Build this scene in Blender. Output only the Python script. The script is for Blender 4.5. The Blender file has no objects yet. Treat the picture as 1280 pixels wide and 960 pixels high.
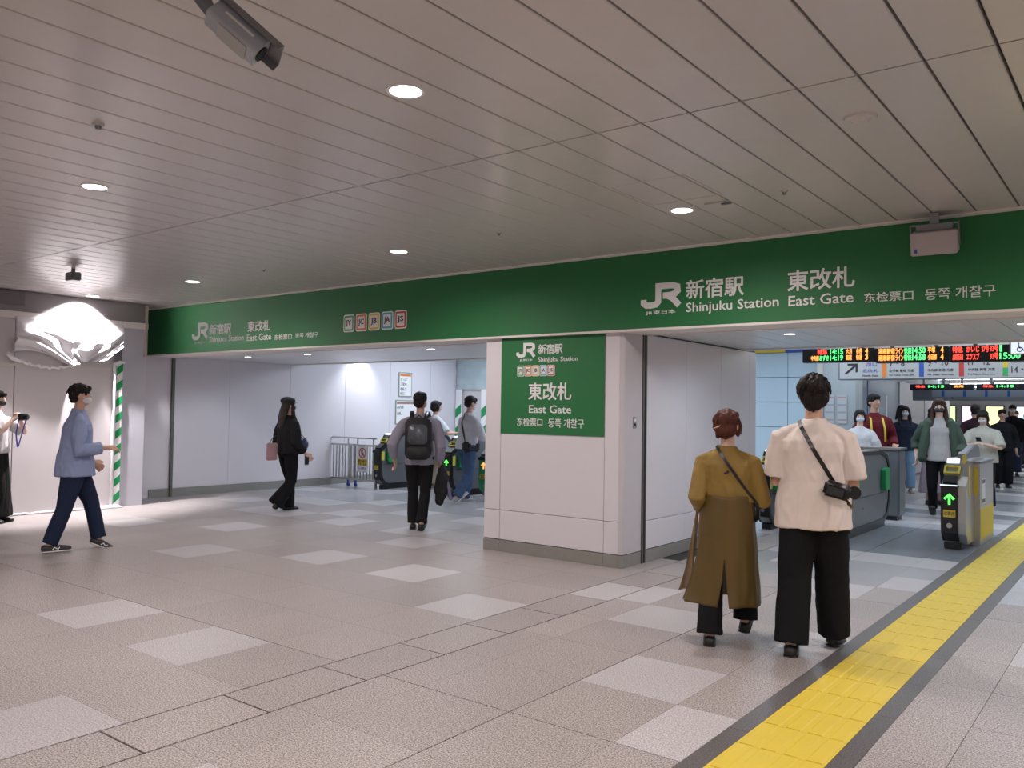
import bpy, math, random
import numpy as np
from mathutils import Vector, Matrix, noise
from mathutils.bvhtree import BVHTree
random.seed(7)
scn = bpy.context.scene
COL = scn.collection
# ------------------------------------------------------------------ camera
Rw = [[0.792295, 0.007247, -0.610095], [0.609954, -0.033974, 0.791709], [0.014989, 0.999396, 0.031338]]
cam = bpy.data.cameras.new('camera'); cam.sensor_width = 36; cam.lens = 36*1049.965/1280; cam.clip_end = 200
co = bpy.data.objects.new('camera', cam); COL.objects.link(co)
M = Matrix.Identity(4)
for i in range(3):
    M[i][0] = Rw[i][0]; M[i][1] = Rw[i][1]; M[i][2] = -Rw[i][2]
M[2][3] = 1.4536
co.matrix_world = M
scn.camera = co
# ------------------------------------------------------------------ world / exposure
w = bpy.data.worlds.new('world'); scn.world = w; w.use_nodes = True
w.node_tree.nodes['Background'].inputs[0].default_value = (.55, .55, .6, 1)
w.node_tree.nodes['Background'].inputs[1].default_value = .25
vs = scn.view_settings
vs.view_transform = 'Standard'; vs.look = 'None'; vs.gamma = 1; vs.use_curve_mapping = False
vs.exposure = 0.24
# ------------------------------------------------------------------ lamps of the place
CEIL = 2.917; HC = 2.226
WARM = (1, .905, .875); COOL = (.76, .87, 1)
def spot(x, y, z, power, color, size=2.5, blend=.55, rad=.06, aim=None):
    l = bpy.data.lights.new('downlight_lamp', 'SPOT'); l.energy = power; l.color = color
    l.spot_size = size; l.spot_blend = blend; l.shadow_soft_size = rad
    o = bpy.data.objects.new('downlight_lamp', l); COL.objects.link(o); o.location = (x, y, z)
    if aim: o.rotation_euler = (Vector(aim)-Vector((x, y, z))).to_track_quat('-Z', 'Y').to_euler()
    return o
def area(x, y, z, sx, sy, power, color, name='ceiling_lamp', rot=(0, 0, 0)):
    l = bpy.data.lights.new(name, 'AREA'); l.shape = 'RECTANGLE'; l.size = sx; l.size_y = sy; l.energy = power; l.color = color
    o = bpy.data.objects.new(name, l); COL.objects.link(o); o.location = (x, y, z); o.rotation_euler = rot
    return o
NEARL = [(-2.74, 2.72), (-5.67, 2.72), (-2.72, 5.51), (-5.6, 5.51), (-9.03, 5.51)]
HIDL = [(.2, 2.72), (.2, 5.51), (3.1, 2.72), (3.1, 5.51), (-2.74, -.1), (-5.67, -.1), (.2, -.1), (3.1, -.1), (-8.6, -.1), (-2.74, -3.0), (.2, -3.0), (-5.67, -3.0), (-8.6, -3.0)]
for (x, y) in NEARL+HIDL: spot(x, y, CEIL-.02, 92, WARM, size=3.0, blend=.7)
spot(-11.43, 5.5, CEIL-.02, 720, (1, .95, .97), size=1.9, blend=.5, rad=.03, aim=(-11.68, 5.44, 2.35))
HALLL = [(-11.27, 7.86), (-9.83, 7.86), (-7.41, 7.9), (-5.1, 7.9)]
HALLR = [(-2.8, 7.98), (-.87, 7.98), (1.1, 7.98)]
for (x, y) in HALLL: spot(x, y, HC-.02, 18, COOL, rad=.04)
for (x, y) in HALLR: spot(x, y, HC-.02, 30, COOL, size=2.9, rad=.04)
area(-9.2, 12.2, 2.74, 5.5, 2.6, 130, COOL)
spot(-12.1, 11.25, 2.72, 60, (.92, .95, 1), size=1.6, blend=.8, rad=.04, aim=(-12.4, 11.15, 1.2))
area(-1.2, 12.6, 2.74, 6.0, 3.4, 125, COOL)
area(-1.2, 18.5, 2.60, 6.0, 5.0, 85, COOL)
area(-2.0, 32, 2.42, 16, 14, 260, (.85, .93, 1))
area(-4.8, 11.5, 2.74, .8, 2.0, 35, (.7, .85, 1))

# ------------------------------------------------------------------ materials
MATS = {}
def mat(name, col, rough=.6, metal=0, var=0, vs_=8, bump=0, bs=60, emit=None, es=0, spec=.5, sheer=0, coat=0):
    if name in MATS: return MATS[name]
    m = bpy.data.materials.new(name); m.use_nodes = True; nt = m.node_tree; n = nt.nodes; L = nt.links
    b = n['Principled BSDF']
    b.inputs['Base Color'].default_value = (*col, 1); b.inputs['Roughness'].default_value = rough
    b.inputs['Metallic'].default_value = metal; b.inputs['Specular IOR Level'].default_value = spec
    b.inputs['Coat Weight'].default_value = coat
    m.diffuse_color = (*col, 1)
    tc = n.new('ShaderNodeTexCoord')
    if var or True:
        v = var or .04
        nz = n.new('ShaderNodeTexNoise'); nz.inputs['Scale'].default_value = vs_; nz.inputs['Detail'].default_value = 4
        L.new(tc.outputs['Object'], nz.inputs['Vector'])
        mx = n.new('ShaderNodeMix'); mx.data_type = 'RGBA'
        mx.inputs['A'].default_value = (*[c*(1-v) for c in col], 1); mx.inputs['B'].default_value = (*[min(1, c*(1+v)) for c in col], 1)
        L.new(nz.outputs['Fac'], mx.inputs['Factor']); L.new(mx.outputs['Result'], b.inputs['Base Color'])
    if bump:
        nb = n.new('ShaderNodeTexNoise'); nb.inputs['Scale'].default_value = bs; nb.inputs['Detail'].default_value = 5
        L.new(tc.outputs['Object'], nb.inputs['Vector'])
        bp = n.new('ShaderNodeBump'); bp.inputs['Strength'].default_value = bump; bp.inputs['Distance'].default_value = .01
        L.new(nb.outputs['Fac'], bp.inputs['Height']); L.new(bp.outputs['Normal'], b.inputs['Normal'])
    if emit:
        b.inputs['Emission Color'].default_value = (*emit, 1); b.inputs['Emission Strength'].default_value = es
    if sheer: b.inputs['Alpha'].default_value = 1-sheer
    MATS[name] = m; return m
def granite(name, c0, c1, scale=130, rough=.42, bump=.06):
    m = bpy.data.materials.new(name); m.use_nodes = True; nt = m.node_tree; n = nt.nodes; L = nt.links; b = n['Principled BSDF']
    tc = n.new('ShaderNodeTexCoord'); g = n.new('ShaderNodeNewGeometry')
    nz = n.new('ShaderNodeTexNoise'); nz.inputs['Scale'].default_value = scale; nz.inputs['Detail'].default_value = 3; nz.inputs['Roughness'].default_value = .7
    L.new(g.outputs['Position'], nz.inputs['Vector'])
    cr = n.new('ShaderNodeValToRGB'); cr.color_ramp.elements[0].position = .40; cr.color_ramp.elements[1].position = .60
    cr.color_ramp.elements[0].color = (*c0, 1); cr.color_ramp.elements[1].color = (*c1, 1)
    L.new(nz.outputs['Fac'], cr.inputs['Fac'])
    n2 = n.new('ShaderNodeTexNoise'); n2.inputs['Scale'].default_value = .9; n2.inputs['Detail'].default_value = 3
    L.new(g.outputs['Position'], n2.inputs['Vector'])
    oi = n.new('ShaderNodeObjectInfo')
    ad = n.new('ShaderNodeMath'); ad.operation = 'MULTIPLY_ADD'; ad.inputs[1].default_value = .12; ad.inputs[2].default_value = .94
    L.new(oi.outputs['Random'], ad.inputs[0])
    a2 = n.new('ShaderNodeMath'); a2.operation = 'MULTIPLY_ADD'; a2.inputs[1].default_value = .25; a2.inputs[2].default_value = -.125
    L.new(n2.outputs['Fac'], a2.inputs[0])
    a3 = n.new('ShaderNodeMath'); a3.operation = 'ADD'; L.new(ad.outputs[0], a3.inputs[0]); L.new(a2.outputs[0], a3.inputs[1])
    vm = n.new('ShaderNodeVectorMath'); vm.operation = 'SCALE'; L.new(cr.outputs['Color'], vm.inputs[0]); L.new(a3.outputs[0], vm.inputs['Scale'])
    L.new(vm.outputs[0], b.inputs['Base Color'])
    b.inputs['Roughness'].default_value = rough; b.inputs['Specular IOR Level'].default_value = .35
    bp = n.new('ShaderNodeBump'); bp.inputs['Strength'].default_value = bump; bp.inputs['Distance'].default_value = .003
    L.new(nz.outputs['Fac'], bp.inputs['Height']); L.new(bp.outputs['Normal'], b.inputs['Normal'])
    MATS[name] = m; return m
m_floor = granite('granite_tile', (.135, .118, .112), (.60, .54, .52))
m_light = granite('pale_granite_tile', (.30, .285, .29), (.68, .645, .655))
m_dark = granite('dark_granite_tile', (.07, .065, .065), (.17, .16, .16))
m_hall = granite('hall_granite_tile', (.33, .325, .34), (.56, .555, .575), rough=.25)
m_hallgrey = granite('hall_grey_tile', (.17, .19, .21), (.30, .32, .35), rough=.25)
m_grout = mat('grout', (.045, .04, .038), .9)
m_yellow = mat('tactile_yellow', (.74, .56, .05), .55, var=.06, vs_=5, bump=.1)
m_ceil = mat('ceiling_enamel', (.60, .56, .545), .24, spec=.8)
m_ceilback = mat('ceiling_void', (.05, .045, .045), .9)
m_hallceil = mat('hall_ceiling_enamel', (.66, .66, .66), .3)
m_green = mat('sign_green', (.018, .165, .05), .6, var=.02)
m_white = mat('sign_white', (.85, .83, .83), .5)
m_panel = mat('wall_enamel', (.74, .70, .74), .38, var=.02, vs_=1.5)
m_jamb = mat('wall_jamb', (.60, .56, .59), .4)
m_kick = mat('kick_stone', (.27, .26, .24), .5, var=.1, vs_=20)
m_gap = mat('joint_shadow_gap', (.10, .10, .10), .8)
m_steel = mat('stainless', (.55, .54, .52), .32, metal=1, var=.06, vs_=3)
m_dsteel = mat('dark_steel', (.22, .23, .25), .38, metal=.5, var=.05)
m_rail = mat('shutter_rail', (.16, .16, .15), .4, metal=.6)
m_black = mat('black_plastic', (.012, .012, .014), .35)
m_beige = mat('beam_trim_beige', (.80, .74, .70), .5)
m_lamp = mat('lamp_glow', (1, 1, 1), .5, emit=(1, .95, .93), es=9)
m_lampc = mat('lamp_glow_cool', (1, 1, 1), .5, emit=(.9, .96, 1), es=9)
m_hoard = mat('hoarding_sheet', (.60, .56, .57), .55, var=.05, vs_=2)
m_plast = mat('plastic_sheet', (.80, .78, .80), .42, var=.04, spec=.7)
m_gsign = mat('gate_green', (.01, .30, .09), .45)
m_text = mat('lettering_black', (.02, .02, .025), .6)
m_blue = mat('print_blue', (.03, .10, .42), .5)
m_red = mat('print_red', (.55, .05, .04), .5)
m_orange = mat('print_orange', (.75, .22, .04), .5)
m_ygr = mat('print_yellow', (.70, .52, .05), .5)
m_cyan = mat('print_cyan', (.05, .42, .55), .5)
m_pgreen = mat('print_green', (.05, .40, .12), .5)
m_skin = mat('skin', (.62, .36, .26), .55, var=.06)
m_skin2 = mat('skin_light', (.72, .48, .39), .55, var=.06)

# ------------------------------------------------------------------ mesh helpers
def link(name, me, m=None, parent=None, loc=None, rot=None):
    if m and not me.materials: me.materials.append(m)
    o = bpy.data.objects.new(name, me); COL.objects.link(o)
    if parent: o.parent = parent
    if loc is not None: o.location = loc
    if rot is not None: o.rotation_euler = rot
    return o
def tag(o, label, cat=None, group=None):
    o['label'] = label
    if cat: o['category'] = cat
    if group: o['group'] = group
    return o
def struct(o, label=None):
    o['kind'] = 'structure'
    if label: o['label'] = label
    return o
def empty(name, loc=(0, 0, 0), rz=0):
    o = bpy.data.objects.new(name, None); COL.objects.link(o); o.location = loc; o.rotation_euler = (0, 0, rz); o.empty_display_size = .1; return o
class MB:
    def __init__(s): s.v = []; s.f = []
    def box(s, x0, x1, y0, y1, z0, z1, M=None):
        b = len(s.v)
        P = [(x, y, z) for z in (z0, z1) for y in (y0, y1) for x in (x0, x1)]
        if M: P = [tuple(M @ Vector(p)) for p in P]
        s.v += P
        s.f += [tuple(b+i for i in q) for q in ((0, 2, 3, 1), (4, 5, 7, 6), (0, 1, 5, 4), (2, 6, 7, 3), (0, 4, 6, 2), (1, 3, 7, 5))]; return s
    def prism(s, pts, a0, a1, axis='x', M=None):
        b = len(s.v); n = len(pts)
        for a in (a0, a1):
            for (p, q) in pts:
                P = (a, p, q) if axis == 'x' else ((p, a, q) if axis == 'y' else (p, q, a))
                s.v.append(tuple(M @ Vector(P)) if M else P)
        s.f.append(tuple(b+i for i in range(n))[::-1]); s.f.append(tuple(b+n+i for i in range(n)))
        for i in range(n): j = (i+1) % n; s.f.append((b+i, b+j, b+n+j, b+n+i))
        return s
    def tube(s, pts, rads, n=10, flat=None, up=None):
        """closed tapered tube, rads = r or (a,b); round ends"""
        pts = [Vector(p) for p in pts]; R = [(r, r) if not isinstance(r, (tuple, list)) else r for r in rads]
        d0 = (pts[1]-pts[0]).normalized(); d1 = (pts[-1]-pts[-2]).normalized()
        ra = min(R[0]); rb = min(R[-1]); k = .7
        pts = [pts[0]-d0*ra*k]+pts; R = [(R[0][0]*.6, R[0][1]*.6)]+R
        if not flat: pts = pts+[pts[-1]+d1*rb*k]; R = R+[(R[-1][0]*.6, R[-1][1]*.6)]
        u = Vector(up) if up else (Vector((1, 0, 0)) if abs(d0.x) < .9 else Vector((0, 1, 0)))
        b = len(s.v); N = len(pts)
        for i, p in enumerate(pts):
            d = (pts[min(i+1, N-1)]-pts[max(i-1, 0)]).normalized()
            ux = (u-d*u.dot(d)).normalized(); uy = d.cross(ux); u = ux
            for j in range(n):
                a = 2*math.pi*j/n; s.v.append(tuple(p+ux*math.cos(a)*R[i][0]+uy*math.sin(a)*R[i][1]))
        for i in range(N-1):
            for j in range(n):
                k2 = (j+1) % n; s.f.append((b+i*n+j, b+i*n+k2, b+(i+1)*n+k2, b+(i+1)*n+j))
        s.f.append(tuple(b+j for j in range(n))[::-1]); s.f.append(tuple(b+(N-1)*n+j for j in range(n))); return s
    def loft(s, rings, n=20, sq=2.0):
        """rings: (center, halfwidth x, halfdepth y) horizontal superellipse, optional yaw"""
        b = len(s.v); N = len(rings)
        for (c, a_, d_) in rings:
            for j in range(n):
                a = 2*math.pi*j/n; ca, sa = math.cos(a), math.sin(a)
                s.v.append((c[0]+a_*math.copysign(abs(ca)**(2/sq), ca), c[1]+d_*math.copysign(abs(sa)**(2/sq), sa), c[2]))
        for i in range(N-1):
            for j in range(n):
                k2 = (j+1) % n; s.f.append((b+i*n+j, b+i*n+k2, b+(i+1)*n+k2, b+(i+1)*n+j))
        s.f.append(tuple(b+j for j in range(n))[::-1]); s.f.append(tuple(b+(N-1)*n+j for j in range(n))); return s
    def ell(s, c, r, M=None, n=12, m=8):
        b = len(s.v); c = Vector(c)
        P = [Vector((0, 0, -r[2]))]
        for i in range(1, m):
            t = -math.pi/2+math.pi*i/m
            for j in range(n):
                a = 2*math.pi*j/n; P.append(Vector((r[0]*math.cos(t)*math.cos(a), r[1]*math.cos(t)*math.sin(a), r[2]*math.sin(t))))
        P.append(Vector((0, 0, r[2])))
        for p in P:
            p = c+p
            if M: p = M @ p
            s.v.append(tuple(p))
        for j in range(n): s.f.append((b, b+1+(j+1) % n, b+1+j))
        for i in range(m-2):
            for j in range(n):
                k = (j+1) % n; o = b+1+i*n; s.f.append((o+j, o+k, o+n+k, o+n+j))
        t = b+1+(m-2)*n; q = len(s.v)-1
        for j in range(n): s.f.append((t+j, t+(j+1) % n, q))
        return s
    def cyl(s, c, r, h, n=24, axis='z', r2=None):
        r2 = r if r2 is None else r2; b = len(s.v); c = Vector(c)
        for k, rr in ((0, r), (1, r2)):
            for j in range(n):
                a = 2*math.pi*j/n; x, y, z = rr*math.cos(a), rr*math.sin(a), k*h
                P = (x, y, z) if axis == 'z' else ((x, z, y) if axis == 'y' else (z, x, y))
                s.v.append(tuple(c+Vector(P)))
        for j in range(n): k = (j+1) % n; s.f.append((b+j, b+k, b+n+k, b+n+j))
        s.f.append(tuple(b+j for j in range(n))[::-1]); s.f.append(tuple(b+n+j for j in range(n))); return s
    def mesh(s, name='mesh'):
        me = bpy.data.meshes.new(name); me.from_pydata(s.v, [], s.f); me.validate(); me.update()
        import bmesh
        bm = bmesh.new(); bm.from_mesh(me); bmesh.ops.recalc_face_normals(bm, faces=bm.faces); bm.to_mesh(me); bm.free(); return me
    def build(s, name, m, parent=None, loc=None, rot=None, bevel=0, smooth=False, seg=2):
        me = s.mesh(name)
        if bevel: me = bev(me, bevel, seg)
        if smooth: me.polygons.foreach_set('use_smooth', [True]*len(me.polygons))
        return link(name, me, m, parent, loc, rot)
def bev(me, wd, seg=2):
    import bmesh
    bm = bmesh.new(); bm.from_mesh(me)
    es = [e for e in bm.edges if len(e.link_faces) == 2 and e.calc_face_angle(0) > .5]
    bmesh.ops.bevel(bm, geom=es, offset=wd, segments=seg, affect='EDGES', clamp_overlap=True)
    bm.to_mesh(me); bm.free(); return me
def remesh(mb, vox, smooth=3, disp=None):
    me = mb.mesh('tmp'); o = bpy.data.objects.new('tmp', me); COL.objects.link(o)
    r = o.modifiers.new('r', 'REMESH'); r.mode = 'VOXEL'; r.voxel_size = vox
    if smooth:
        sm = o.modifiers.new('s', 'SMOOTH'); sm.factor = .5; sm.iterations = smooth
    dg = bpy.context.evaluated_depsgraph_get(); ev = o.evaluated_get(dg)
    out = bpy.data.meshes.new_from_object(ev); bpy.data.objects.remove(o); bpy.data.meshes.remove(me)
    if disp:
        nv = len(out.vertices); c = np.empty(nv*3); out.vertices.foreach_get('co', c); c = c.reshape(-1, 3)
        nn = np.empty(nv*3); out.vertices.foreach_get('normal', nn); nn = nn.reshape(-1, 3)
        d = np.array([disp(p) for p in c]); c += nn*d[:, None]
        out.vertices.foreach_set('co', c.ravel()); out.update()
    out.polygons.foreach_set('use_smooth', [True]*len(out.polygons)); out.materials.clear()
    return out
_tc = {}
def text(body, size, m, parent, loc, rot=(math.pi/2, 0, 0), sx=1, ext=.002, bold=0, name='lettering', align='LEFT', sy=1):
    key = (body, size, ext, bold, align, m.name)
    if key not in _tc:
        c = bpy.data.curves.new('t', 'FONT'); c.body = body; c.size = size; c.extrude = ext; c.offset = bold*size; c.resolution_u = 2; c.align_x = align
        o = bpy.data.objects.new('t', c); COL.objects.link(o)
        me = bpy.data.meshes.new_from_object(o.evaluated_get(bpy.context.evaluated_depsgraph_get())); bpy.data.objects.remove(o)
        me.materials.clear(); me.materials.append(m); me.polygons.foreach_set('use_smooth', [False]*len(me.polygons)); _tc[key] = me
    me = _tc[key]
    o = link(name, me, None, parent, loc, rot); o.scale = (sx, sy, 1); return o
def textfit(body, x0, x1, zb, zt, y, m, parent, **k):
    """flat print on a plane facing -Y, filling the given width and height"""
    bo_ = k.pop('bold', 0)*.9; key = ('fit', body, bo_, m.name)
    if key not in _tc:
        o = text(body, 1.0, m, parent, (0, 0, 0), ext=.002, **k); base = o.data; bpy.data.objects.remove(o)
        nv = len(base.vertices); c0 = np.empty(nv*3); base.vertices.foreach_get('co', c0); c0 = c0.reshape(-1, 3); fc = [tuple(q.vertices) for q in base.polygons]
        vv = []; ff = []
        for q, (dx, dy) in enumerate(((0, 0), (bo_, 0), (-bo_, 0), (0, bo_), (0, -bo_), (bo_*.7, bo_*.7), (-bo_*.7, -bo_*.7)) if bo_ else ((0, 0),)):
            vv += [(a+dx, b+dy, c+q*.0001) for a, b, c in c0]; ff += [tuple(i+q*nv for i in f) for f in fc]
        me = bpy.data.meshes.new('lettering'); me.from_pydata(vv, [], ff); me.update(); me.materials.append(m); _tc[key] = me
    o = link('lettering', _tc[key], None, parent, (0, 0, 0), (math.pi/2, 0, 0)); o['kind'] = 'stuff'
    vs = np.empty(len(o.data.vertices)*3); o.data.vertices.foreach_get('co', vs); vs = vs.reshape(-1, 3)
    lo = vs.min(0); hi = vs.max(0); s1 = (x1-x0)/(hi[0]-lo[0]); s2 = (zt-zb)/(hi[1]-lo[1])
    o.scale = (s1, s2, 1); o.location = (x0-lo[0]*s1, y, zb-lo[1]*s2); return o

# ================================================================== SETTING
# ---- floor
floor = struct(MB().box(-14, 5, -5, 48, -.12, -.006).build('floor', m_grout))
_tile = {}
def tile(name, m, x0, x1, y0, y1, z=0.0, gap=.0009):
    W_ = .004
    for v_ in (-2.494, .49):
        if abs(x0-v_) < .01: x0 += W_*.6
        if abs(x1-v_) < .01: x1 -= W_*.6
    for v_ in (3.252, 6.978):
        if abs(y0-v_) < .01: y0 += W_*.6
        if abs(y1-v_) < .01: y1 -= W_*.6
    if abs(x1-XL) < .005 and x0 < XL-.01: x1 -= .006
    if abs(x0+3.366) < .005: x0 += .006
    w_, d_ = round(x1-x0-2*gap, 4), round(y1-y0-2*gap, 4); k = (w_, d_, m.name)
    if k not in _tile:
        me = MB().box(-w_/2, w_/2, -d_/2, d_/2, -.02, 0).mesh(name); me.materials.append(m); _tile[k] = me
    return link(name, _tile[k], None, floor, ((x0+x1)/2, (y0+y1)/2, z))
PX = .603; PY = .621; XL = -3.744; Y0 = 3.252
LIGHT = {(3, -1), (1, -1), (0, -3), (4, 3), (2, 3), (0, 2), (10, 3), (6, 2), (8, 4), (4, 5), (9, 6), (10, 6), (7, 6), (12, 7), (7, 8), (5, 8), (11, 8), (3, 9), (6, 10), (9, 9), (8, 7), (10, 8), (5, 6)}
rest = {}
def stuff_tile(m, x0, x1, y0, y1, g=.002): rest.setdefault(m.name, (m, MB()))[1].box(x0+g, x1-g, y0+g, y1-g, -.02, 0)
count = 0
def place_tile(m, x0, x1, y0, y1, vis):
    global count
    if vis: tile('floor_tile', m, x0, x1, y0, y1); count += 1
    else: stuff_tile(m, x0, x1, y0, y1)
def inview(x, y):
    d = Vector((x, y, -1.4536)); r = sum(Rw[i][0]*d[i] for i in range(3)); u = sum(Rw[i][1]*d[i] for i in range(3)); f = sum(Rw[i][2]*d[i] for i in range(3))
    return f > .5 and abs(r/f) < .68 and abs(u/f) < .52
for k in range(-9, 72):
    y0 = Y0+k*PY; y1 = y0+PY
    if y1 > 47: break
    hall = y0 > 9.4
    for i in range(0, 16):
        x1 = XL-i*PX; x0 = x1-PX
        if x0 < -13.6: continue
        if -5.6 < x1 and x0 > -5.6 and y0 > 7.2 and y1 < 10.0: continue
        m = m_light if (i, k) in LIGHT else (m_hall if y0 > 8.7 else m_floor)
        if hall and (i*7+k*3) % 11 == 0: m = m_light
        vis = (inview(x0, y0) or inview(x1, y0) or inview(x1, y1)) and y0 < 9.9 and not (x0 > -6.3 and y0 > 6.3)
        place_tile(m, x0, x1, y0, y1, vis)
    for ci, (x0, x1) in enumerate(((-3.366, -3.08), (-3.08, -2.494), (-2.494, -1.914), (-1.914, -1.592))):
        L_ = {(0, 4), (1, 3), (2, 1), (3, 0), (2, 6), (1, -3), (3, 3), (1, 8), (3, 7)}
        m = m_light if (ci, k) in L_ else (m_floor if y0 < 7.5 else m_hall)
        if 8.7 < y0 < 9.4: m = m_light
        if 9.4 <= y0 < 11.9: m = m_hallgrey
        if y0 > 11.9 and k % 3 == 0: m = m_light
        if y0 > 13.5 and k % 4 == 1: m = m_hallgrey
        place_tile(m, x0, x1, y0, y1, y0 < 12.5 and y0 > 1)
    for ci, (x0, x1) in enumerate(((-1.010, -.71), (-.71, -.11), (-.11, .49), (.49, 1.1), (1.1, 1.7), (1.7, 2.3), (2.3, 2.9), (2.9, 3.5), (3.5, 4.1), (4.1, 4.7))):
        m = m_light if (ci, k) in {(1, 4), (2, 1), (4, 3), (1, 8)} else (m_floor if y0 < 7.5 else m_hall)
        if y0 > 9.4 and k % 4 == 1: m = m_hallgrey
        place_tile(m, x0, x1, y0, y1, inview(x1, y0) and y0 < 9)
# joint strip with wide grooves, border bands, tactile line
for j in range(-8, 75):
    y0 = 1.892+j*PY; y1 = y0+PY
    if y1 > 47: break
    if y1 > 1.0 and y0 < 9.5: tile('floor_tile', m_light if j == 6 else m_floor, XL, -3.366, y0, y1, gap=.006)
    else: stuff_tile(m_floor, XL, -3.366, y0, y1)
    for (x0, x1) in ((-1.592, -1.495), (-1.105, -1.010)):
        if y1 > 1.9 and y0 < 10: tile('border_tile', m_dark, x0, x1, y0, y1)
        else: stuff_tile(m_dark, x0, x1, y0, y1)
BL = .3105
def tact(mb, x0, x1, y0, y1):
    mb.box(x0+.001, x1-.001, y0+.0015, y1-.0015, -.02, .001)
    n = 4; s_ = (x1-x0)/n
    for q in range(n):
        c = x0+s_*(q+.5); a, b = c-.036, c+.036
        mb.prism([(a, .001), (a+.008, .005), (b-.008, .005), (b, .001)], y0+.006, y1-.006, 'y')
    return mb
tm = tact(MB(), -.195, .195, -BL/2, BL/2).mesh('tactile_tile'); tm.materials.append(m_yellow); trest = MB()
for j in range(-12, 146):
    yc = 2.2+j*BL
    if 1.9 < yc < 14: link('tactile_tile', tm, None, floor, (-1.30, yc, 0))
    else: trest.box(-1.495, -1.105, yc-BL/2+.0015, yc+BL/2-.0015, -.02, .004)
trest.build('tactile_tile', m_yellow, floor)['kind'] = 'stuff'
for nme, (m, mb) in rest.items():
    o = mb.build('floor_tile', m, floor); o['kind'] = 'stuff'
MB().cyl((-5.83, 8.06, -.004), .02, .0055, 16).build('drain_cap', m_steel, floor)

# ---- main ceiling (long enamel slats running towards the gate hall)
ceil = struct(MB().box(-14, 5, -5, 6.80, CEIL+.03, CEIL+.2).build('ceiling', m_ceilback))
SW = .263; SX0 = -2.861; g = .006
pm = {}
def cpanel(x0, x1, y0, y1, z, m, parent, name='ceiling_panel'):
    k = (round(x1-x0, 3), round(y1-y0, 3), m.name, z)
    if k not in pm:
        a, b = (x1-x0)/2, (y1-y0)/2
        me = MB().prism([(-a, .03), (-a, .004), (-a+.004, 0), (a-.004, 0), (a, .004), (a, .03)], -b, b, 'y').mesh(name); me.materials.append(m); pm[k] = me
    return link(name, pm[k], None, parent, ((x0+x1)/2, (y0+y1)/2, z))
for i in range(-42, 30):
    x0 = SX0+i*SW+g; x1 = SX0+(i+1)*SW-g
    if x0 < -13.9 or x1 > 4.9: continue
    cpanel(x0, x1, 3.732, 6.78, CEIL, m_ceil, ceil)
    cpanel(x0, x1, .30, 3.720, CEIL, m_ceil, ceil)
    cpanel(x0, x1, -3.1, .29, CEIL, m_ceil, ceil)
cmr = MB()
cmr.box(-13.9, 4.9, 6.71, 6.775, CEIL-.012, CEIL+.002)
cmr.build('cove_strip', m_beige, ceil)
def frame_xy(mb, x0, x1, y0, y1, z0, z1, w_):
    mb.box(x0, x1, y0, y0+w_, z0, z1); mb.box(x0, x1, y1-w_, y1, z0, z1); mb.box(x0, x0+w_, y0+w_, y1-w_, z0, z1); mb.box(x1-w_, x1, y0+w_, y1-w_, z0, z1); return mb
frame_xy(MB(), -2.83, -2.3, 4.68, 5.26, CEIL-.003, CEIL+.002, .006).build('access_hatch', m_ceil, ceil)
# hall ceiling
hc = struct(MB().box(-13.0, 5, 7.0, 9.78, HC+.03, HC+.5).build('ceiling_hall', m_hallceil))
for i in range(0, 66):
    x0 = -12.9+i*.27
    if x0 > 4.6: break
    cpanel(x0+.004, x0+.266, 7.08, 9.62, HC, m_hallceil, hc)
MB().box(-12.95, 5, 9.64, 9.78, HC-.012, HC+.03).build('edge_strip', m_beige, hc)
struct(MB().box(-13.0, 5, 9.78, 14.6, 2.86, 2.95).build('ceiling_gate_hall', m_hallceil))
struct(MB().box(-13.0, 5, 14.6, 23.5, 2.70, 2.95).build('ceiling_concourse', m_hallceil))
struct(MB().box(-13.0, 5, 23.5, 48, 2.54, 2.95).build('ceiling_far', m_hallceil))
for yy, zz in ((14.6, 2.5), ):
    struct(MB().box(-4.1, 5, yy, yy+.15, zz, 2.86).build('trim_1', m_beige))
# ---- walls
wl = struct(MB().box(-12.9, -12.475, 6.6, 14.6, 0, 2.95).build('wall_left', m_panel))
for y0, y1 in ((6.62, 7.28), (7.34, 8.35), (8.35, 9.6), (9.6, 10.9), (10.9, 12.1), (12.1, 13.3), (13.3, 14.2)):
    MB().box(-12.48, -12.468, y0+.004, y1-.004, .14, 2.2 if y1 < 9.7 else 2.9).build('wall_panel', m_panel, wl)
struct(MB().box(-12.48, -12.455, 6.95, 14.2, 0, .13).build('baseboard_left', m_kick))
wb = struct(MB().box(-12.475, -5.2, 14.25, 14.5, 0, 2.95).build('wall_back', m_panel))
struct(MB().box(-13.2, -12.6, -5, 6.6, 0, 2.95).build('wall_left_near', m_hoard))
struct(MB().box(-14, 5, -5.2, -5, 0, 2.95).build('wall_behind', m_panel))
struct(MB().box(4.8, 5.0, -5, 48, 0, 2.95).build('wall_right', m_panel))
struct(MB().box(-13, 5, 47, 47.2, 0, 2.95).build('wall_far', m_panel))
# pier between the two openings
pier = struct(MB().box(-5.60, -3.975, 6.85, 10.09, 0, 2.26).build('wall_center', m_gap))
def wp(x0, x1, y0, y1, z0, z1, m=m_panel, name='wall_panel', b=.003): return MB().box(x0, x1, y0, y1, z0, z1).build(name, m, pier, bevel=b, seg=1)
gp = .0025
for (x0, x1) in ((-5.614, -5.405), (-5.405, -4.155), (-4.155, -3.995)):
    wp(x0+gp, x1-gp, 6.835, 6.87, .125, .425-gp); wp(x0+gp, x1-gp, 6.835, 6.87, .425+gp, 2.2)
    wp(x0+gp*.5, x1-gp*.5, 6.830, 6.87, 0, .118, m_kick, 'kick_plate', .001)
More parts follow.
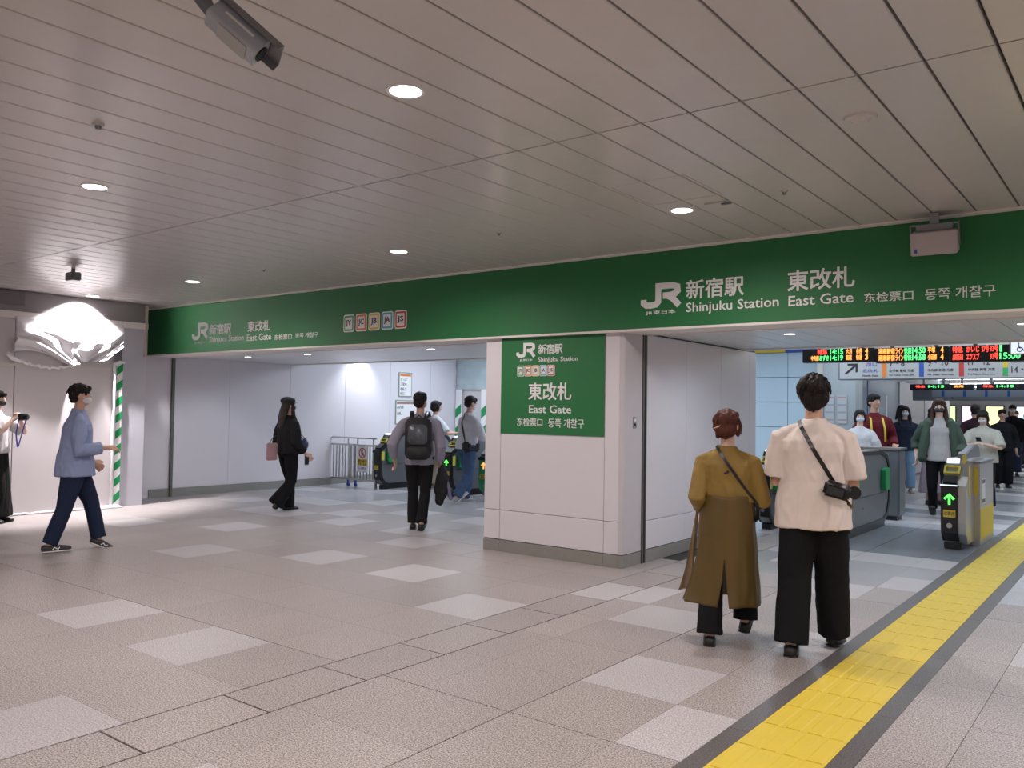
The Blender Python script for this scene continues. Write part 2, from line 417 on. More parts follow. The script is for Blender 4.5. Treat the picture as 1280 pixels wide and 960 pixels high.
# rounded corner jamb and its plinth
def quarter(z0, z1, m, name, r=.04):
    pts = [(-3.995, 6.835)]+[(-3.995+r*math.sin(a), 6.835+r-r*math.cos(a)) for a in [math.pi/2*t/5 for t in range(6)]]+[(-3.957, 7.20), (-3.995, 7.20)]
    MB().prism(pts, z0, z1, 'z').build(name, m, pier)
quarter(.125, 2.2, m_jamb, 'corner_jamb'); quarter(0, .118, m_kick, 'kick_plate', .042)
for y0, y1 in ((7.28, 8.16), (8.16, 9.04), (9.04, 9.88), (9.88, 10.09)):
    wp(-3.99, -3.957, y0+gp, y1-gp, .125, .40-gp); wp(-3.99, -3.957, y0+gp, y1-gp, .40+gp, 2.21)
    wp(-3.99, -3.950, y0+gp*.3, y1-gp*.3, 0, .118, m_kick, 'kick_plate', .001)
for y0, y1 in ((6.87, 8.5), (8.5, 10.09)):
    wp(-5.614, -5.59, y0+gp, y1-gp, .125, 2.2)
r_ = MB(); r_.box(-3.985, -3.945, 7.205, 7.225, 0, 2.2); r_.box(-3.985, -3.945, 7.255, 7.275, 0, 2.2); r_.box(-3.985, -3.968, 7.225, 7.255, 0, 2.2)
r_.build('shutter_rail', m_rail, pier)
sp = MB().box(-3.96, -3.950, 7.02, 7.085, 1.30, 1.41).build('switch_plate', m_steel, pier, bevel=.003)
MB().cyl((-3.953, 7.052, 1.335), .012, .009, 14, 'x').build('key_switch', m_black, sp)
MB().box(-3.951, -3.947, 7.035, 7.07, 1.365, 1.39).build('button', m_white, sp)
# left rail and narrow panel
lr = struct(MB().box(-12.468, -12.43, 7.285, 7.33, 0, 2.2).build('trim_2', m_rail))
# ---- green beam sign
beam = empty('overhead_sign', (0, 0, 0))
tag(beam, 'long green overhead station sign beam spanning both openings, white lettering', 'sign')
MB().box(-12.47, 4.8, 6.783, 6.9, 2.215, CEIL-.004).build('sign_panel', m_green, beam)
MB().box(-12.47, 4.8, 6.776, 6.95, 2.196, 2.217).build('bottom_trim', m_beige, beam)
sf = MB(); sf.box(-12.4, 4.8, 6.95, 7.18, 2.20, 2.4); sf.box(-12.4, 4.8, 7.26, 7.30, 2.20, 2.4); sf.build('soffit', m_beige, beam)
MB().box(-12.4, 4.8, 7.18, 7.26, 2.235, 2.4).build('shutter_slot', m_black, beam)
MB().box(-12.51, -12.47, 6.77, 6.9, 2.196, CEIL-.004).build('end_trim', m_beige, beam)
def stroke(mb, pts, wd, y0, y1):
    """flat thick polyline in the XZ plane"""
    pts = [Vector((p[0], p[1])) for p in pts]; L_ = []; R_ = []
    for i, p in enumerate(pts):
        a = (p-pts[i-1]).normalized() if i else None; b = (pts[i+1]-p).normalized() if i < len(pts)-1 else None
        if a is None: t = b; k = 1
        elif b is None: t = a; k = 1
        else:
            t = (a+b).normalized(); k = min(1.8, 1/max(.4, t.dot(a)))
        nrm = Vector((-t.y, t.x)); L_.append(p+nrm*wd*k/2); R_.append(p-nrm*wd*k/2)
    for i in range(len(pts)-1):
        mb.prism([tuple(L_[i]), tuple(L_[i+1]), tuple(R_[i+1]), tuple(R_[i])], y0, y1, 'y')
    return mb
def jrlogo(x0, x1, z0, z1, y, parent):
    S = lambda P: [(x0+(x1-x0)*a, z0+(z1-z0)*b) for a, b in P]
    mb = MB(); wd = (x1-x0)*.145
    stroke(mb, S([(.06, .36), (.06, .20), (.13, .10), (.26, .085), (.38, .12), (.44, .24), (.44, .915), (.80, .915), (.92, .84), (.93, .66), (.86, .54), (.74, .49), (.56, .485)]), wd, y-.004, y)
    stroke(mb, S([(.66, .49), (.80, .36), (.97, .02)]), wd, y-.0045, y)
    mb.build('emblem', m_white, parent)
yS = 6.7825
jrlogo(-11.08, -10.69, 2.40, 2.635, yS, beam)
textfit('JR東日本', -11.02, -10.74, 2.335, 2.375, yS, m_white, beam)
def signtext(o, P, b0=.010):
    for body, x0, x1, zb, zt, bo in P: textfit(body, x0, x1, zb, zt, yS if o is beam else 6.8275, m_white, o, bold=bo)
signtext(beam, [('新宿駅', -10.65, -10.13, 2.455, 2.605, .018), ('東改札', -9.75, -9.25, 2.455, 2.60, .018), ('Shinjuku Station', -10.65, -9.83, 2.325, 2.43, .010),
                ('East Gate', -9.76, -9.23, 2.335, 2.425, .010), ('东检票口', -9.16, -8.80, 2.325, 2.395, .010), ('동쪽 개찰구', -8.73, -8.28, 2.33, 2.395, .006)])
jrlogo(-3.745, -3.355, 2.405, 2.61, yS, beam)
textfit('JR東日本', -3.70, -3.40, 2.335, 2.375, yS, m_white, beam, bold=.01)
signtext(beam, [('新宿駅', -3.30, -2.77, 2.455, 2.625, .018), ('東改札', -2.40, -1.87, 2.455, 2.625, .018), ('Shinjuku Station', -3.30, -2.47, 2.315, 2.425, .010),
                ('East Gate', -2.39, -1.88, 2.335, 2.42, .010), ('东检票口', -1.80, -1.45, 2.325, 2.40, .010), ('동쪽 개찰구', -1.37, -.91, 2.315, 2.40, .004)])
def rrect(x0, x1, z0, z1, r):
    P = []
    for cx, cz, a0 in ((x1-r, z1-r, 0), (x0+r, z1-r, 90), (x0+r, z0+r, 180), (x1-r, z0+r, 270)):
        for t in range(4): a = math.radians(a0+30*t); P.append((cx+r*math.cos(a), cz+r*math.sin(a)))
    return P
def badges(x, z0, z1, wd, pitch, y, parent):
    for k, (t, m) in enumerate((('JY', m_pgreen), ('JC', m_orange), ('JB', m_ygr), ('JA', m_cyan), ('JS', m_red))):
        a = x+k*pitch; b = a+wd; h_ = z1-z0; bd = wd*.07
        e = MB().prism(rrect(a, b, z0, z1, wd*.14), y-.004, y, 'y').build('line_badge', m_white, parent)
        MB().prism(rrect(a+bd, b-bd, z0+bd, z1-bd, wd*.1), y-.006, y-.003, 'y').build('ring', m, e)
        MB().prism(rrect(a+bd*2.6, b-bd*2.6, z0+bd*2.6, z1-bd*2.6, wd*.03), y-.008, y-.005, 'y').build('face', m_white, e)
        textfit(t, a+wd*.25, b-wd*.25, z0+h_*.3, z1-h_*.3, y-.0085, m_text, e, bold=.015)
badges(-7.81, 2.365, 2.575, .19, .219, yS, beam)
# ---- green sign on the pier
ps = empty('pier_sign', (0, 0, 0)); tag(ps, 'green rectangular station sign mounted flat on the white pier', 'sign')
MB().box(-5.405, -4.157, 6.829, 6.836, 1.215, 2.197).build('sign_panel', m_green, ps)
jrlogo(-5.205, -4.975, 1.995, 2.135, 6.8285, ps)
textfit('JR東日本', -5.165, -5.005, 1.952, 1.978, 6.8285, m_white, ps, bold=.01)
signtext(ps, [('新宿駅', -4.935, -4.64, 2.02, 2.12, .018), ('Shinjuku Station', -4.935, -4.46, 1.93, 1.99, .008), ('東改札', -5.05, -4.53, 1.56, 1.735, .018),
              ('East Gate', -5.04, -4.53, 1.43, 1.51, .010), ('东检票口', -5.19, -4.87, 1.30, 1.38, .010), ('동쪽 개찰구', -4.80, -4.38, 1.29, 1.38, .004)])
badges(-5.195, 1.80, 1.91, .088, .0945, 6.8285, ps)
# ================================================================== CEILING FIXTURES
def downlight(x, y, z, label, group=None, m=m_lamp, r=.075):
    o = empty('ceiling_light', (x, y, z)); tag(o, label, 'ceiling light', group)
    mb = MB(); n = 28
    b = len(mb.v)
    for rr, zz in ((r*1.18, 0), (r*1.18, -.004), (r, -.004), (r, 0.0)):
        for j in range(n): a = 2*math.pi*j/n; mb.v.append((rr*math.cos(a), rr*math.sin(a), zz))
    for k in range(3):
        for j in range(n): q = (j+1) % n; mb.f.append((k*n+j, k*n+q, (k+1)*n+q, (k+1)*n+j))
    mb.build('trim_ring', m_white, o)
    MB().cyl((0, 0, -.003), r, .002, n).build('diffuser', m, o)
for (x, y), lb in zip(NEARL, ['round ceiling downlight, largest and nearest, upper left of centre', 'round ceiling downlight at far left between the slats, left of the big one',
        'round ceiling downlight inside the access hatch, right of centre', 'small round ceiling downlight above the middle of the green beam', 'small round ceiling downlight near left end of green beam']):
    downlight(x, y, CEIL, lb)
downlight(-11.43, 5.5, CEIL, 'glaring ceiling downlight right above the crumpled plastic sheet')
for (x, y) in HALLL[:3]+HALLR[:2]:
    lb = {-11.27: 'small hall downlight behind beam, leftmost above the woman in black', -9.83: 'small hall downlight behind beam, second from the left', -7.41: 'small hall downlight behind beam above the backpack man',
          -2.8: 'small hall downlight just right of the pier, above the man in white', -.87: 'small hall downlight at the right edge behind the beam'}[x]
    downlight(x, y, HC, lb, m=m_lampc, r=.05)
def detector(x, y, label, r=.05, kind='smoke_detector'):
    o = empty(kind, (x, y, CEIL)); tag(o, label, 'smoke detector' if kind == 'smoke_detector' else 'sprinkler')
    MB().cyl((0, 0, -.012), r, .012, 24, r2=r*1.05).build('base', m_ceil, o)
    MB().cyl((0, 0, -.03), r*.45, .018, 16, r2=r*.65).build('cap', m_dsteel if kind != 'smoke_detector' else m_ceil, o)
detector(-1.15, 4.26, 'round white ceiling sensor, largest, upper right', .075)
detector(-1.93, 5.39, 'small ceiling sprinkler head right of the access hatch', .022, 'sprinkler_head')
detector(-4.29, 5.36, 'small ceiling sprinkler head above the middle of the green beam', .02, 'sprinkler_head')
detector(-4.38, 2.11, 'small dark ceiling sprinkler head at upper left', .028, 'sprinkler_head')
detector(-7.53, 5.42, 'tiny ceiling sprinkler head between the two small downlights', .02, 'sprinkler_head')
o = empty('ceiling_latch', (-2.42, 5.45, CEIL)); tag(o, 'small rectangular latch plate on ceiling beside access hatch', 'latch')
MB().box(-.09, .06, -.03, .03, -.01, 0).build('plate', m_ceil, o, bevel=.003); MB().box(.03, .10, -.012, .012, -.022, -.008).build('lever', m_dsteel, o, bevel=.003)
o = empty('ceiling_speaker', (-9.32, 4.27, CEIL)); tag(o, 'small dark box hanging from the ceiling near left wall', 'speaker')
MB().cyl((0, 0, -.04), .02, .04, 10).build('stem', m_dsteel, o); MB().box(-.085, .085, -.05, .05, -.13, -.04).build('housing', m_dsteel, o, bevel=.01)
# CCTV camera hanging near the top left
cc = empty('security_camera', (-2.415, 1.478, CEIL)); tag(cc, 'grey security camera in weather housing hanging at upper left', 'security camera')
MB().cyl((0, 0, -.02), .05, .02, 20).tube([(0, 0, -.02), (.003, 0, -.16)], [.018, .018], 12).build('mount', m_dsteel, cc, smooth=True)
MB().tube([(0, 0, -.16), (.02, .018, -.20), (.045, .035, -.225)], [.026, .022, .026], 12).build('joint', m_dsteel, cc, smooth=True)
dv = Vector((.50, .58, -.62)).normalized(); upv = Vector((.17, .76, .62)); sd = dv.cross(upv).normalized(); upv = sd.cross(dv)
H0 = Vector((.035, .025, -.205)); MM = Matrix(((sd.x, dv.x, upv.x, H0.x), (sd.y, dv.y, upv.y, H0.y), (sd.z, dv.z, upv.z, H0.z), (0, 0, 0, 1)))
hb = MB().prism(rrect(-.038, .038, -.042, .036, .012), 0, .19, 'y', MM).build('housing', mat('housing_grey', (.42, .45, .50), .4, var=.05), cc)
MB().prism([(-.056, .016), (-.048, .046), (.048, .046), (.056, .016), (.053, .016), (.045, .042), (-.045, .042), (-.053, .016)], -.01, .235, 'y', MM).build('sun_shield', m_dsteel, cc)
MB().box(.0375, .0405, .04, .15, -.004, .004, MM).build('slot', m_white, hb)
MB().box(-.0405, -.0375, .04, .15, -.004, .004, MM).build('slot', m_white, hb)
MB().cyl((0, .185, -.005), .028, .02, 20, 'y').v
lm = MB().cyl((0, .188, -.004), .027, .008, 20, 'y'); lm.v = [tuple(MM @ Vector(p)) for p in lm.v]; lm.build('lens', m_black, hb)
MB().box(-.03, .03, .05, .16, -.047, -.041, MM).build('label_plate', m_steel, hb)
# speaker box on the beam
o = empty('beam_speaker', (-1.27, 6.62, 2.72)); tag(o, 'pinkish grey box speaker tilted on bracket over green beam, right', 'speaker')
o.rotation_euler = (math.radians(16), 0, math.radians(4))
MB().box(-.15, .15, -.09, .06, -.09, .075).build('cabinet', mat('speaker_grey', (.55, .50, .50), .5), o, bevel=.008)
MB().box(-.15, .15, -.095, -.09, -.085, .07).build('grille', mat('grille_grey', (.52, .46, .47), .7, bump=.4, bs=600), o, bevel=.002)
MB().box(-.128, -.108, -.098, -.094, -.07, -.04).build('sticker', m_blue, o)
MB().box(-.12, .12, -.02, .03, .075, .12).box(-.16, -.15, -.03, .03, -.04, .12).box(.15, .16, -.03, .03, -.04, .12).box(-.16, .16, -.03, .03, .115, .125).box(-.03, .03, -.01, .02, .12, .2).build('bracket', m_dsteel, o)
# ================================================================== HOARDING ON THE LEFT
hd = empty('hoarding', (0, 0, 0)); tag(hd, 'white sheeted construction hoarding wall at far left of the concourse', 'hoarding')
HX = -11.70
ys = [1.2, 2.3, 3.4, 4.66, 5.96]
for a, b in zip(ys[:-1], ys[1:]): MB().box(HX-.04, HX, a+.004, b-.004, 0, 1.96).build('panel', m_hoard, hd, bevel=.004)
for a, b in zip(ys[:-1], ys[1:]): MB().box(HX-.04, HX-.008, a+.003, b-.003, 1.965, 2.55).build('panel', m_hoard, hd, bevel=.004)
MB().box(HX-.05, HX-.02, 6.085, 6.44, 0, 2.62).build('panel', mat('hoarding_grey', (.50, .49, .54), .5, var=.04), hd)
MB().box(HX-.06, HX+.01, -3, 6.45, 2.55, 2.64).build('top_rail', m_beige, hd, bevel=.006)
MB().box(HX-.05, HX-.01, -3, 6.45, 2.64, 2.91).build('header', mat('header_grey', (.24, .22, .23), .6, var=.15, vs_=2), hd)
MB().box(HX-.02, HX+.02, 1.5, 4.75, 2.72, 2.90).build('duct_panel', mat('duct_grey', (.16, .14, .15), .6), hd)
MB().box(HX-.02, HX+.006, 1.2, 5.96, 1.93, 1.965).build('tape', mat('tape_cream', (.66, .61, .55), .5), hd)
MB().box(HX-.03, HX+.012, 6.40, 6.44, 2.15, 2.9).build('corner_trim', mat('trim_pink', (.45, .38, .36), .6), hd)
# crushed sheet at the foot
fm = MB()
for k in range(40):
    y = 2.0+k*.1+random.uniform(-.03, .03); fm.tube([(HX+.01, y, .012), (HX+.03+random.uniform(-.01, .02), y+.06, .02), (HX+.012, y+.12, .01)], [.012, .018, .01], 6)
for k in range(14):
    y = 5.7+k*.025; fm.tube([(HX+.01, y, .02), (HX+.07+random.uniform(-.03, .04), y+random.uniform(-.04, .05), .03), (HX+.12, y+.05, .01)], [.01, .02, .008], 6)
fm.build('sheet_hem', m_plast, hd, smooth=True)['kind'] = 'stuff'
# striped post
pp = empty('striped_post', (HX, 6.03, 0)); tag(pp, 'hoarding edge post wrapped in diagonal green and white striped tape', 'post')
MB().box(-.03, .035, -.045, .045, 0, 2.06).build('post', m_white, pp, bevel=.004)
zz = .06
while zz < 1.98:
    MB().prism([(-.044, zz), (.044, zz+.07), (.044, min(2.05, zz+.18)), (-.044, min(1.98, zz+.11))], .035, .038, 'x').build('stripe', m_gsign, pp); zz += .225
tw = MB().tube([(.05, -.09, 0.02), (.055, -.085, .7), (.05, -.095, 1.05), (.06, -.08, 1.4), (.05, -.09, 2.02)], [.018, .02, .03, .018, .02], 8)
tw.tube([(.05, -.09, 2.0), (.06, -.02, 2.06), (.05, .05, 2.05)], [.02, .02, .02], 8)
tw.build('sheet_edge', m_plast, pp, smooth=True)
# crumpled plastic sheet, gathered to a knot
ps_ = MB(); NU, NV = 110, 60
def sheet(u, v):
    y = 4.62+u*1.42
    ztop = 2.57-.03*math.sin(u*math.pi)
    zb = 2.0+.10*abs(u-.62)**1.2*2 + (.06*math.sin(u*9) if u < .5 else .02)
    if u > .88: zb += (u-.88)*1.2
    z = ztop+(zb-ztop)*v
    # gather towards the knot at u=.62
    k = v**2.2*.30*(1 if u < .95 else .7); y = y+(4.62+.62*1.42-y)*k*math.exp(-((u-.62)/.33)**2)
    ang = math.atan2(u-.62, 1.12-v)
    fold = math.sin(ang*19+noise.noise(Vector((u*3, v*3, 0)))*3)*.030*min(1, v*2)*(1-.2*v)+math.sin(ang*7+1)*.04*v
    x = HX+.07+fold+noise.noise(Vector((u*7, v*5, 3)))*.03+.05*math.sin(v*math.pi)
    return (x, y, z)
for i in range(NU+1):
    for j in range(NV+1): ps_.v.append(sheet(i/NU, j/NV))
for i in range(NU):
    for j in range(NV): a = i*(NV+1)+j; ps_.f.append((a, a+1, a+NV+2, a+NV+1))
o = ps_.build('plastic_sheet', m_plast, None, smooth=True); tag(o, 'crumpled white plastic sheet hung on the hoarding under a glaring light', 'plastic sheet')
md = o.modifiers.new('t', 'SOLIDIFY'); md.thickness = .003
rp = MB(); P = []
for k in range(25):
    t = k/24; P.append((HX+.06+.02*math.sin(k*1.7), 4.60+t*.86, 2.03-.10*math.sin(t*math.pi*.9)+.015*math.sin(k*2.3)))
rp.tube(P, [.014+.008*abs(math.sin(k*1.3)) for k in range(25)], 8); rp.tube([(HX+.05, 4.56, 2.08), (HX+.07, 4.6, 2.03), (HX+.06, 4.7, 1.99)], [.03, .035, .02], 8)
rp.build('rolled_hem', m_plast, o, smooth=True)
# ================================================================== LEFT HALL
# back hoarding behind the left gates
bh = empty('back_hoarding', (0, 0, 0)); tag(bh, 'sheet covered hoarding with green striped edges behind the left gates', 'hoarding')
MB().box(-12.46, -6.3, 14.16, 14.2, 0, 2.8).build('panel', m_hoard, bh)
pb = MB(); NU, NV = 40, 20
for i in range(NU+1):
    for j in range(NV+1):
        u, v = i/NU, j/NV; pb.v.append((-12.44+u*1.8, 14.12+.04*noise.noise(Vector((u*8, v*6, 1))), 1.9+v*.9))
for i in range(NU):
    for j in range(NV): a = i*(NV+1)+j; pb.f.append((a, a+1, a+NV+2, a+NV+1))
pb.build('plastic_cover', mat('dull_plastic', (.42, .50, .52), .3, var=.2, vs_=3), bh, smooth=True)
for xs in (-12.44, -11.70):
    e = MB().box(xs, xs+.17, 14.09, 14.12, 0, 1.9).build('edge_strip', m_white, bh); z = .0
    while z < 1.6:
        MB().prism([(xs+.005, z), (xs+.165, z+.12), (xs+.165, z+.32), (xs+.005, z+.2)], 14.086, 14.09, 'y').build('stripe', m_gsign, e); z += .42
# posters on the left wall
def poster(y0, y1, z0, z1, label, rows, head):
    o = empty('wall_notice', (-12.466, (y0+y1)/2, (z0+z1)/2)); tag(o, label, 'notice')
    a, b = (y1-y0)/2, (z1-z0)/2
    MB().box(-.002, .012, -a, a, -b, b).build('frame', mat('frame_olive', (.25, .30, .22), .5), o)
    MB().box(.012, .014, -a+.02, a-.02, -b+.02, b-.02).build('paper', m_white, o)
    MB().box(.014, .015, -a+.03, a-.03, b-.08, b-.035).build('heading', head, o)
    for t, z in rows: 
        q = text(t, .07, m_text, o, (.0145, -a+.035, z), (math.pi/2, 0, math.pi/2)); q.scale = (.9, 1, 1)
    return o
poster(12.33, 12.71, 1.70, 2.21, 'small framed notice on left hall wall above the gate machine', [('きっぷ', .08), ('ご案内', -.02), ('改札口', -.12), ('出口', -.21)], m_orange)
poster(12.25, 12.88, 1.13, 1.63, 'pale framed panel below the notice, behind the backpack man', [('案内図', .08), ('改札', -.05)], mat('print_brown', (.35, .2, .15), .6))
# fence
fe = empty('metal_fence', (-12.67, 10.6, 0)); tag(fe, 'grey steel railing fence between left wall and first ticket gate', 'fence')
L_ = 1.44
for x in (0.02, L_-.03, .70, .84):
    MB().box(x-.022, x+.022, -.02, .02, 0 if x in (.02, L_-.03) else .14, .79).build('post', m_steel, fe)
MB().box(0, L_, -.012, .012, .755, .785).build('upper_rail', m_steel, fe); MB().box(0, L_, -.012, .012, .12, .15).build('lower_rail', m_steel, fe)
MB().tube([(.02, 0, .90), (L_-.02, 0, .90)], [.016, .016], 10).build('handrail', m_steel, fe, smooth=True)
for x in (.14, .66, .92, 1.34): MB().box(x-.012, x+.012, -.008, .008, .78, .895).build('bracket', m_steel, fe)
k = 0
for q in range(17):
    x = .09+q*.083
    if abs(x-.70) < .03 or abs(x-.84) < .03: continue
    MB().box(x-.011, x+.011, -.008, .008, .15, .755).build('baluster', m_steel, fe)
for x in (.68, .88): MB().cyl((x, -.01, .035), .035, .025, 14, 'y').box(x-.02, x+.02, -.01, .01, .05, .13).build('caster', m_blue, fe)
sg = empty('warning_sign', (-11.58, 10.57, .52)); tag(sg, 'white no entry plate with red ring and orange band on railing', 'sign')
MB().box(-.15, .15, -.006, 0, -.24, .24).build('plate', m_white, sg, bevel=.003)
def ring_xz(mb, cx, cz, r0, r1, y0, y1, n=28):
    b = len(mb.v)
    for (r, y) in ((r0, y0), (r1, y0), (r1, y1), (r0, y1)):
        for j in range(n): a = 2*math.pi*j/n; mb.v.append((cx+r*math.cos(a), y, cz+r*math.sin(a)))
    for k in range(4):
        for j in range(n): q = (j+1) % n; k2 = (k+1) % 4; mb.f.append((b+k*n+j, b+k*n+q, b+k2*n+q, b+k2*n+j))
    return mb
rg = ring_xz(MB(), 0, .11, .075, .095, -.009, -.005); stroke(rg, [(-.06, .17), (.06, .05)], .016, -.010, -.006); rg.build('prohibition_ring', m_red, sg)
pf = MB().cyl((0, -.0075, .155), .014, .002, 12, 'y'); stroke(pf, [(-.005, .135), (.005, .09), (-.025, .06)], .02, -.0075, -.0055); stroke(pf, [(.005, .095), (.03, .06)], .014, -.0075, -.0055); stroke(pf, [(-.035, .10), (0, .125), (.03, .11)], .012, -.0075, -.0055)
pf.build('figure', m_text, sg)
MB().box(-.125, .125, -.009, -.005, -.12, 0).build('band', m_ygr, sg)
textfit('通り抜け', -.11, .11, -.055, -.008, -.0095, m_text, sg); textfit('できません', -.11, .11, -.112, -.065, -.0095, m_text, sg)
textfit('立入禁止', -.12, .12, -.19, -.145, -.0065, m_blue, sg)
# ================================================================== TICKET GATES
def arrow_up(mb, cx, cz, s, y0, y1):
    stroke(mb, [(cx, cz-s*.5), (cx, cz+s*.35)], s*.2, y0, y1)
    stroke(mb, [(cx-s*.42, cz+.02*s), (cx, cz+s*.42), (cx+s*.42, cz+.02*s)], s*.2, y0, y1); return mb
m_glow_g = mat('arrow_glow', (.05, .5, .05), .5, emit=(.12, 1, .12), es=1.6)
m_glow_o = mat('orange_glow', (.6, .2, .05), .5, emit=(1, .22, .05), es=2.5)
m_glow_w = mat('panel_glow', (.8, .9, 1), .4, emit=(.75, .9, 1), es=1.0)
m_gatey = mat('reader_yellow', (.78, .72, .10), .4)
def gate(x0, x1, y0, label, group=None, L=1.95, side=None, flaps=(0, 1), box=False, arrow=m_glow_g, green_front=False):
    g_ = empty('ticket_gate', ((x0+x1)/2, y0, 0)); tag(g_, label, 'ticket gate', group)
    a = (x1-x0)/2; sm_ = side or m_dsteel
    prof = [(.10, .09), (.03, .17), (0, .30), (0, .70), (.14, .80), (.24, .97), (.55, 1.00), (1.55, .99), (1.80, .93), (L-.02, .80), (L, .62), (L, .35), (L-.12, .14), (L-.30, .07), (.2, .07)]
    MB().prism(prof, -a+.012, a-.012, 'x').build('body', sm_, g_, bevel=.01)
    fr = [(.105, .085), (.028, .165), (-.006, .30), (-.006, .705), (.135, .808), (.236, .978), (.55, 1.008), (1.55, .998), (1.81, .938), (L-.01, .806), (L+.008, .62), (L+.008, .345), (L-.112, .132), (L-.29, .062), (.2, .062)]
    inn = [((y-.95)*.945+.95, (z-.53)*.90+.53) for y, z in fr]
    ed = MB(); n = len(fr)
    for sx in (-1, 1):
        b = len(ed.v)
        for xx in (sx*(a-.014), sx*(a+.002)):
            for P in (fr, inn):
                for (y, z) in P: ed.v.append((xx, y, z))
        for i in range(n):
            j = (i+1) % n
            ed.f += [(b+i, b+j, b+n+j, b+n+i), (b+2*n+i, b+2*n+j, b+3*n+j, b+3*n+i), (b+i, b+j, b+2*n+j, b+2*n+i), (b+n+i, b+n+j, b+3*n+j, b+3*n+i)]
    ed.build('edge_frame', m_black, g_)
    MB().box(-a+.02, a-.02, .12, L-.2, 0, .07).build('plinth', m_black, g_)
    MB().prism([(-.012, .28), (-.012, .68), (.01, .70), (.02, .68), (.02, .28)], -a+.005, a-.005, 'x').prism([(.015, .17), (.0, .28), (.02, .28), (.06, .15)], -a+.005, a-.005, 'x').build('front_panel', m_black if not green_front else m_gsign, g_)
    MB().box(-a-.01, a+.01, -.045, .02, .655, .70).build('bumper', m_black, g_, bevel=.012)
    ar = MB(); arrow_up(ar, 0, .565, .10, -.018, -.012); ar.build('arrow_light', arrow, g_)
    MB().box(-a+.03, a-.03, -.018, -.011, .36, .43).build('yellow_label', m_ygr, g_)
    textfit('IC', -a+.05, a-.05, .375, .418, -.0185, m_text, g_)
    MB().cyl((0, -.018, .25), .022, .008, 16, 'y').build('lock', m_steel, g_)
    # sloping reader with ring
    sl = Matrix.Translation((0, .185, .895)) @ Matrix.Rotation(math.radians(-30), 4, 'X')
    MB().box(-a+.015, a-.015, -.07, .07, -.02, .012, Matrix.Translation((0, .075, .775)) @ Matrix.Rotation(math.radians(35), 4, 'X')).build('reader_shelf', m_black, g_)
    rd = MB(); Mr = Matrix.Translation((0, .165, .872)) @ Matrix.Rotation(math.radians(52), 4, 'X')
    rd.box(-.075, .075, -.045, -.03, -.005, .02, Mr); rd.box(-.075, .075, .03, .045, -.005, .02, Mr); rd.box(-.075, -.06, -.03, .03, -.005, .02, Mr); rd.box(.06, .075, -.03, .03, -.005, .02, Mr)
    rd.build('reader_ring', m_gatey, g_)
    MB().box(-.07, .07, -.035, .035, -.01, .006, Matrix.Translation((0, .27, .992)) @ Matrix.Rotation(math.radians(12), 4, 'X')).build('display', m_glow_w, g_)
    MB().box(-a+.02, a-.02, .36, 1.5, .985, 1.012).build('top_cover', m_steel, g_, bevel=.01)
    for sx in (-1, 1):
        for f_ in flaps:
            yy = .16 if f_ == 0 else L-.42
            MB().prism([(yy, .50), (yy, .74), (yy+.03, .77), (yy+.23, .77), (yy+.23, .50), (yy+.2, .48), (yy+.03, .48)], sx*(a-.01), sx*(a+.05), 'x').build('barrier_flap', m_gsign, g_, bevel=.006)
        MB().box(sx*(a-.005)-.002, sx*(a-.005)+.002, .1, L-.1, .448, .452).build('seam', m_black, g_)
        MB().cyl((sx*(a-.01)-(.004 if sx > 0 else .006), .70, .31), .012, .012, 12, 'x').build('side_lock', m_steel, g_)
        MB().box(min(sx*(a-.005), sx*(a+.004)), max(sx*(a-.005), sx*(a+.004)), .03, .10, .52, .68).build('side_label', m_gatey, g_)
    return g_
gate(-11.20, -11.04, 10.50, 'first ticket gate from the left, beside the steel railing', flaps=(0,), arrow=m_black)
gate(-9.47, -9.27, 10.42, 'second ticket gate from left, green arrow, between backpack man and jeans man', flaps=(0,))
gate(-8.62, -8.42, 10.36, 'ticket gate with green front half hidden by left edge of the pier', arrow=m_glow_o, green_front=True, flaps=(0,))
gate(-4.02, -3.86, 10.30, 'ticket gate seen between the olive woman and the man in white tee')
gate(-3.10, -2.88, 10.16, 'wide metallic ticket gate with two green flaps right of the man in white tee')
# right hand machine: fixed end with taller screen and cabinet
ge = empty('gate_end_machine', (-1.82, 10.22, 0)); tag(ge, 'narrow end ticket gate with lit green arrow beside the yellow tactile line', 'ticket gate')
a = .085
MB().prism([(.10, .08), (.02, .18), (0, .30), (0, .70), (.14, .80), (.24, .97), (.50, .99), (1.1, .98), (1.25, .95), (1.25, .06), (.14, .06)], -a+.005, a+.075, 'x').build('body', m_steel, ge, bevel=.006)
MB().prism([(.09, .09), (-.004, .19), (-.014, .30), (-.014, .70), (.01, .71), (.02, .30), (.12, .09)], -a, a, 'x').build('front_panel', m_black, ge)
MB().box(-a+.01, a+.01, .10, .35, 0, .075).build('plinth', m_black, ge, bevel=.008)
MB().box(-a-.01, a+.01, -.055, .03, .68, .72).build('bumper', m_black, ge, bevel=.012)
MB().box(-a, a, -.058, -.05, .704, .716).build('bumper_strip', m_glow_w, ge)
ar = MB(); arrow_up(ar, 0, .555, .115, -.022, -.015); ar.build('arrow_light', m_glow_g, ge)
MB().box(-.06, .06, -.021, -.014, .36, .44).build('yellow_label', m_ygr, ge); textfit('IC専用', -.052, .052, .375, .425, -.0215, m_text, ge)
MB().cyl((0, -.022, .27), .028, .008, 18, 'y').build('lock', m_steel, ge)
MB().box(-.07, .07, -.06, .06, -.02, .01, Matrix.Translation((0, .06, .765)) @ Matrix.Rotation(math.radians(40), 4, 'X')).build('reader_shelf', m_black, ge)
rd = MB(); Mr = Matrix.Translation((0, .16, .865)) @ Matrix.Rotation(math.radians(52), 4, 'X')
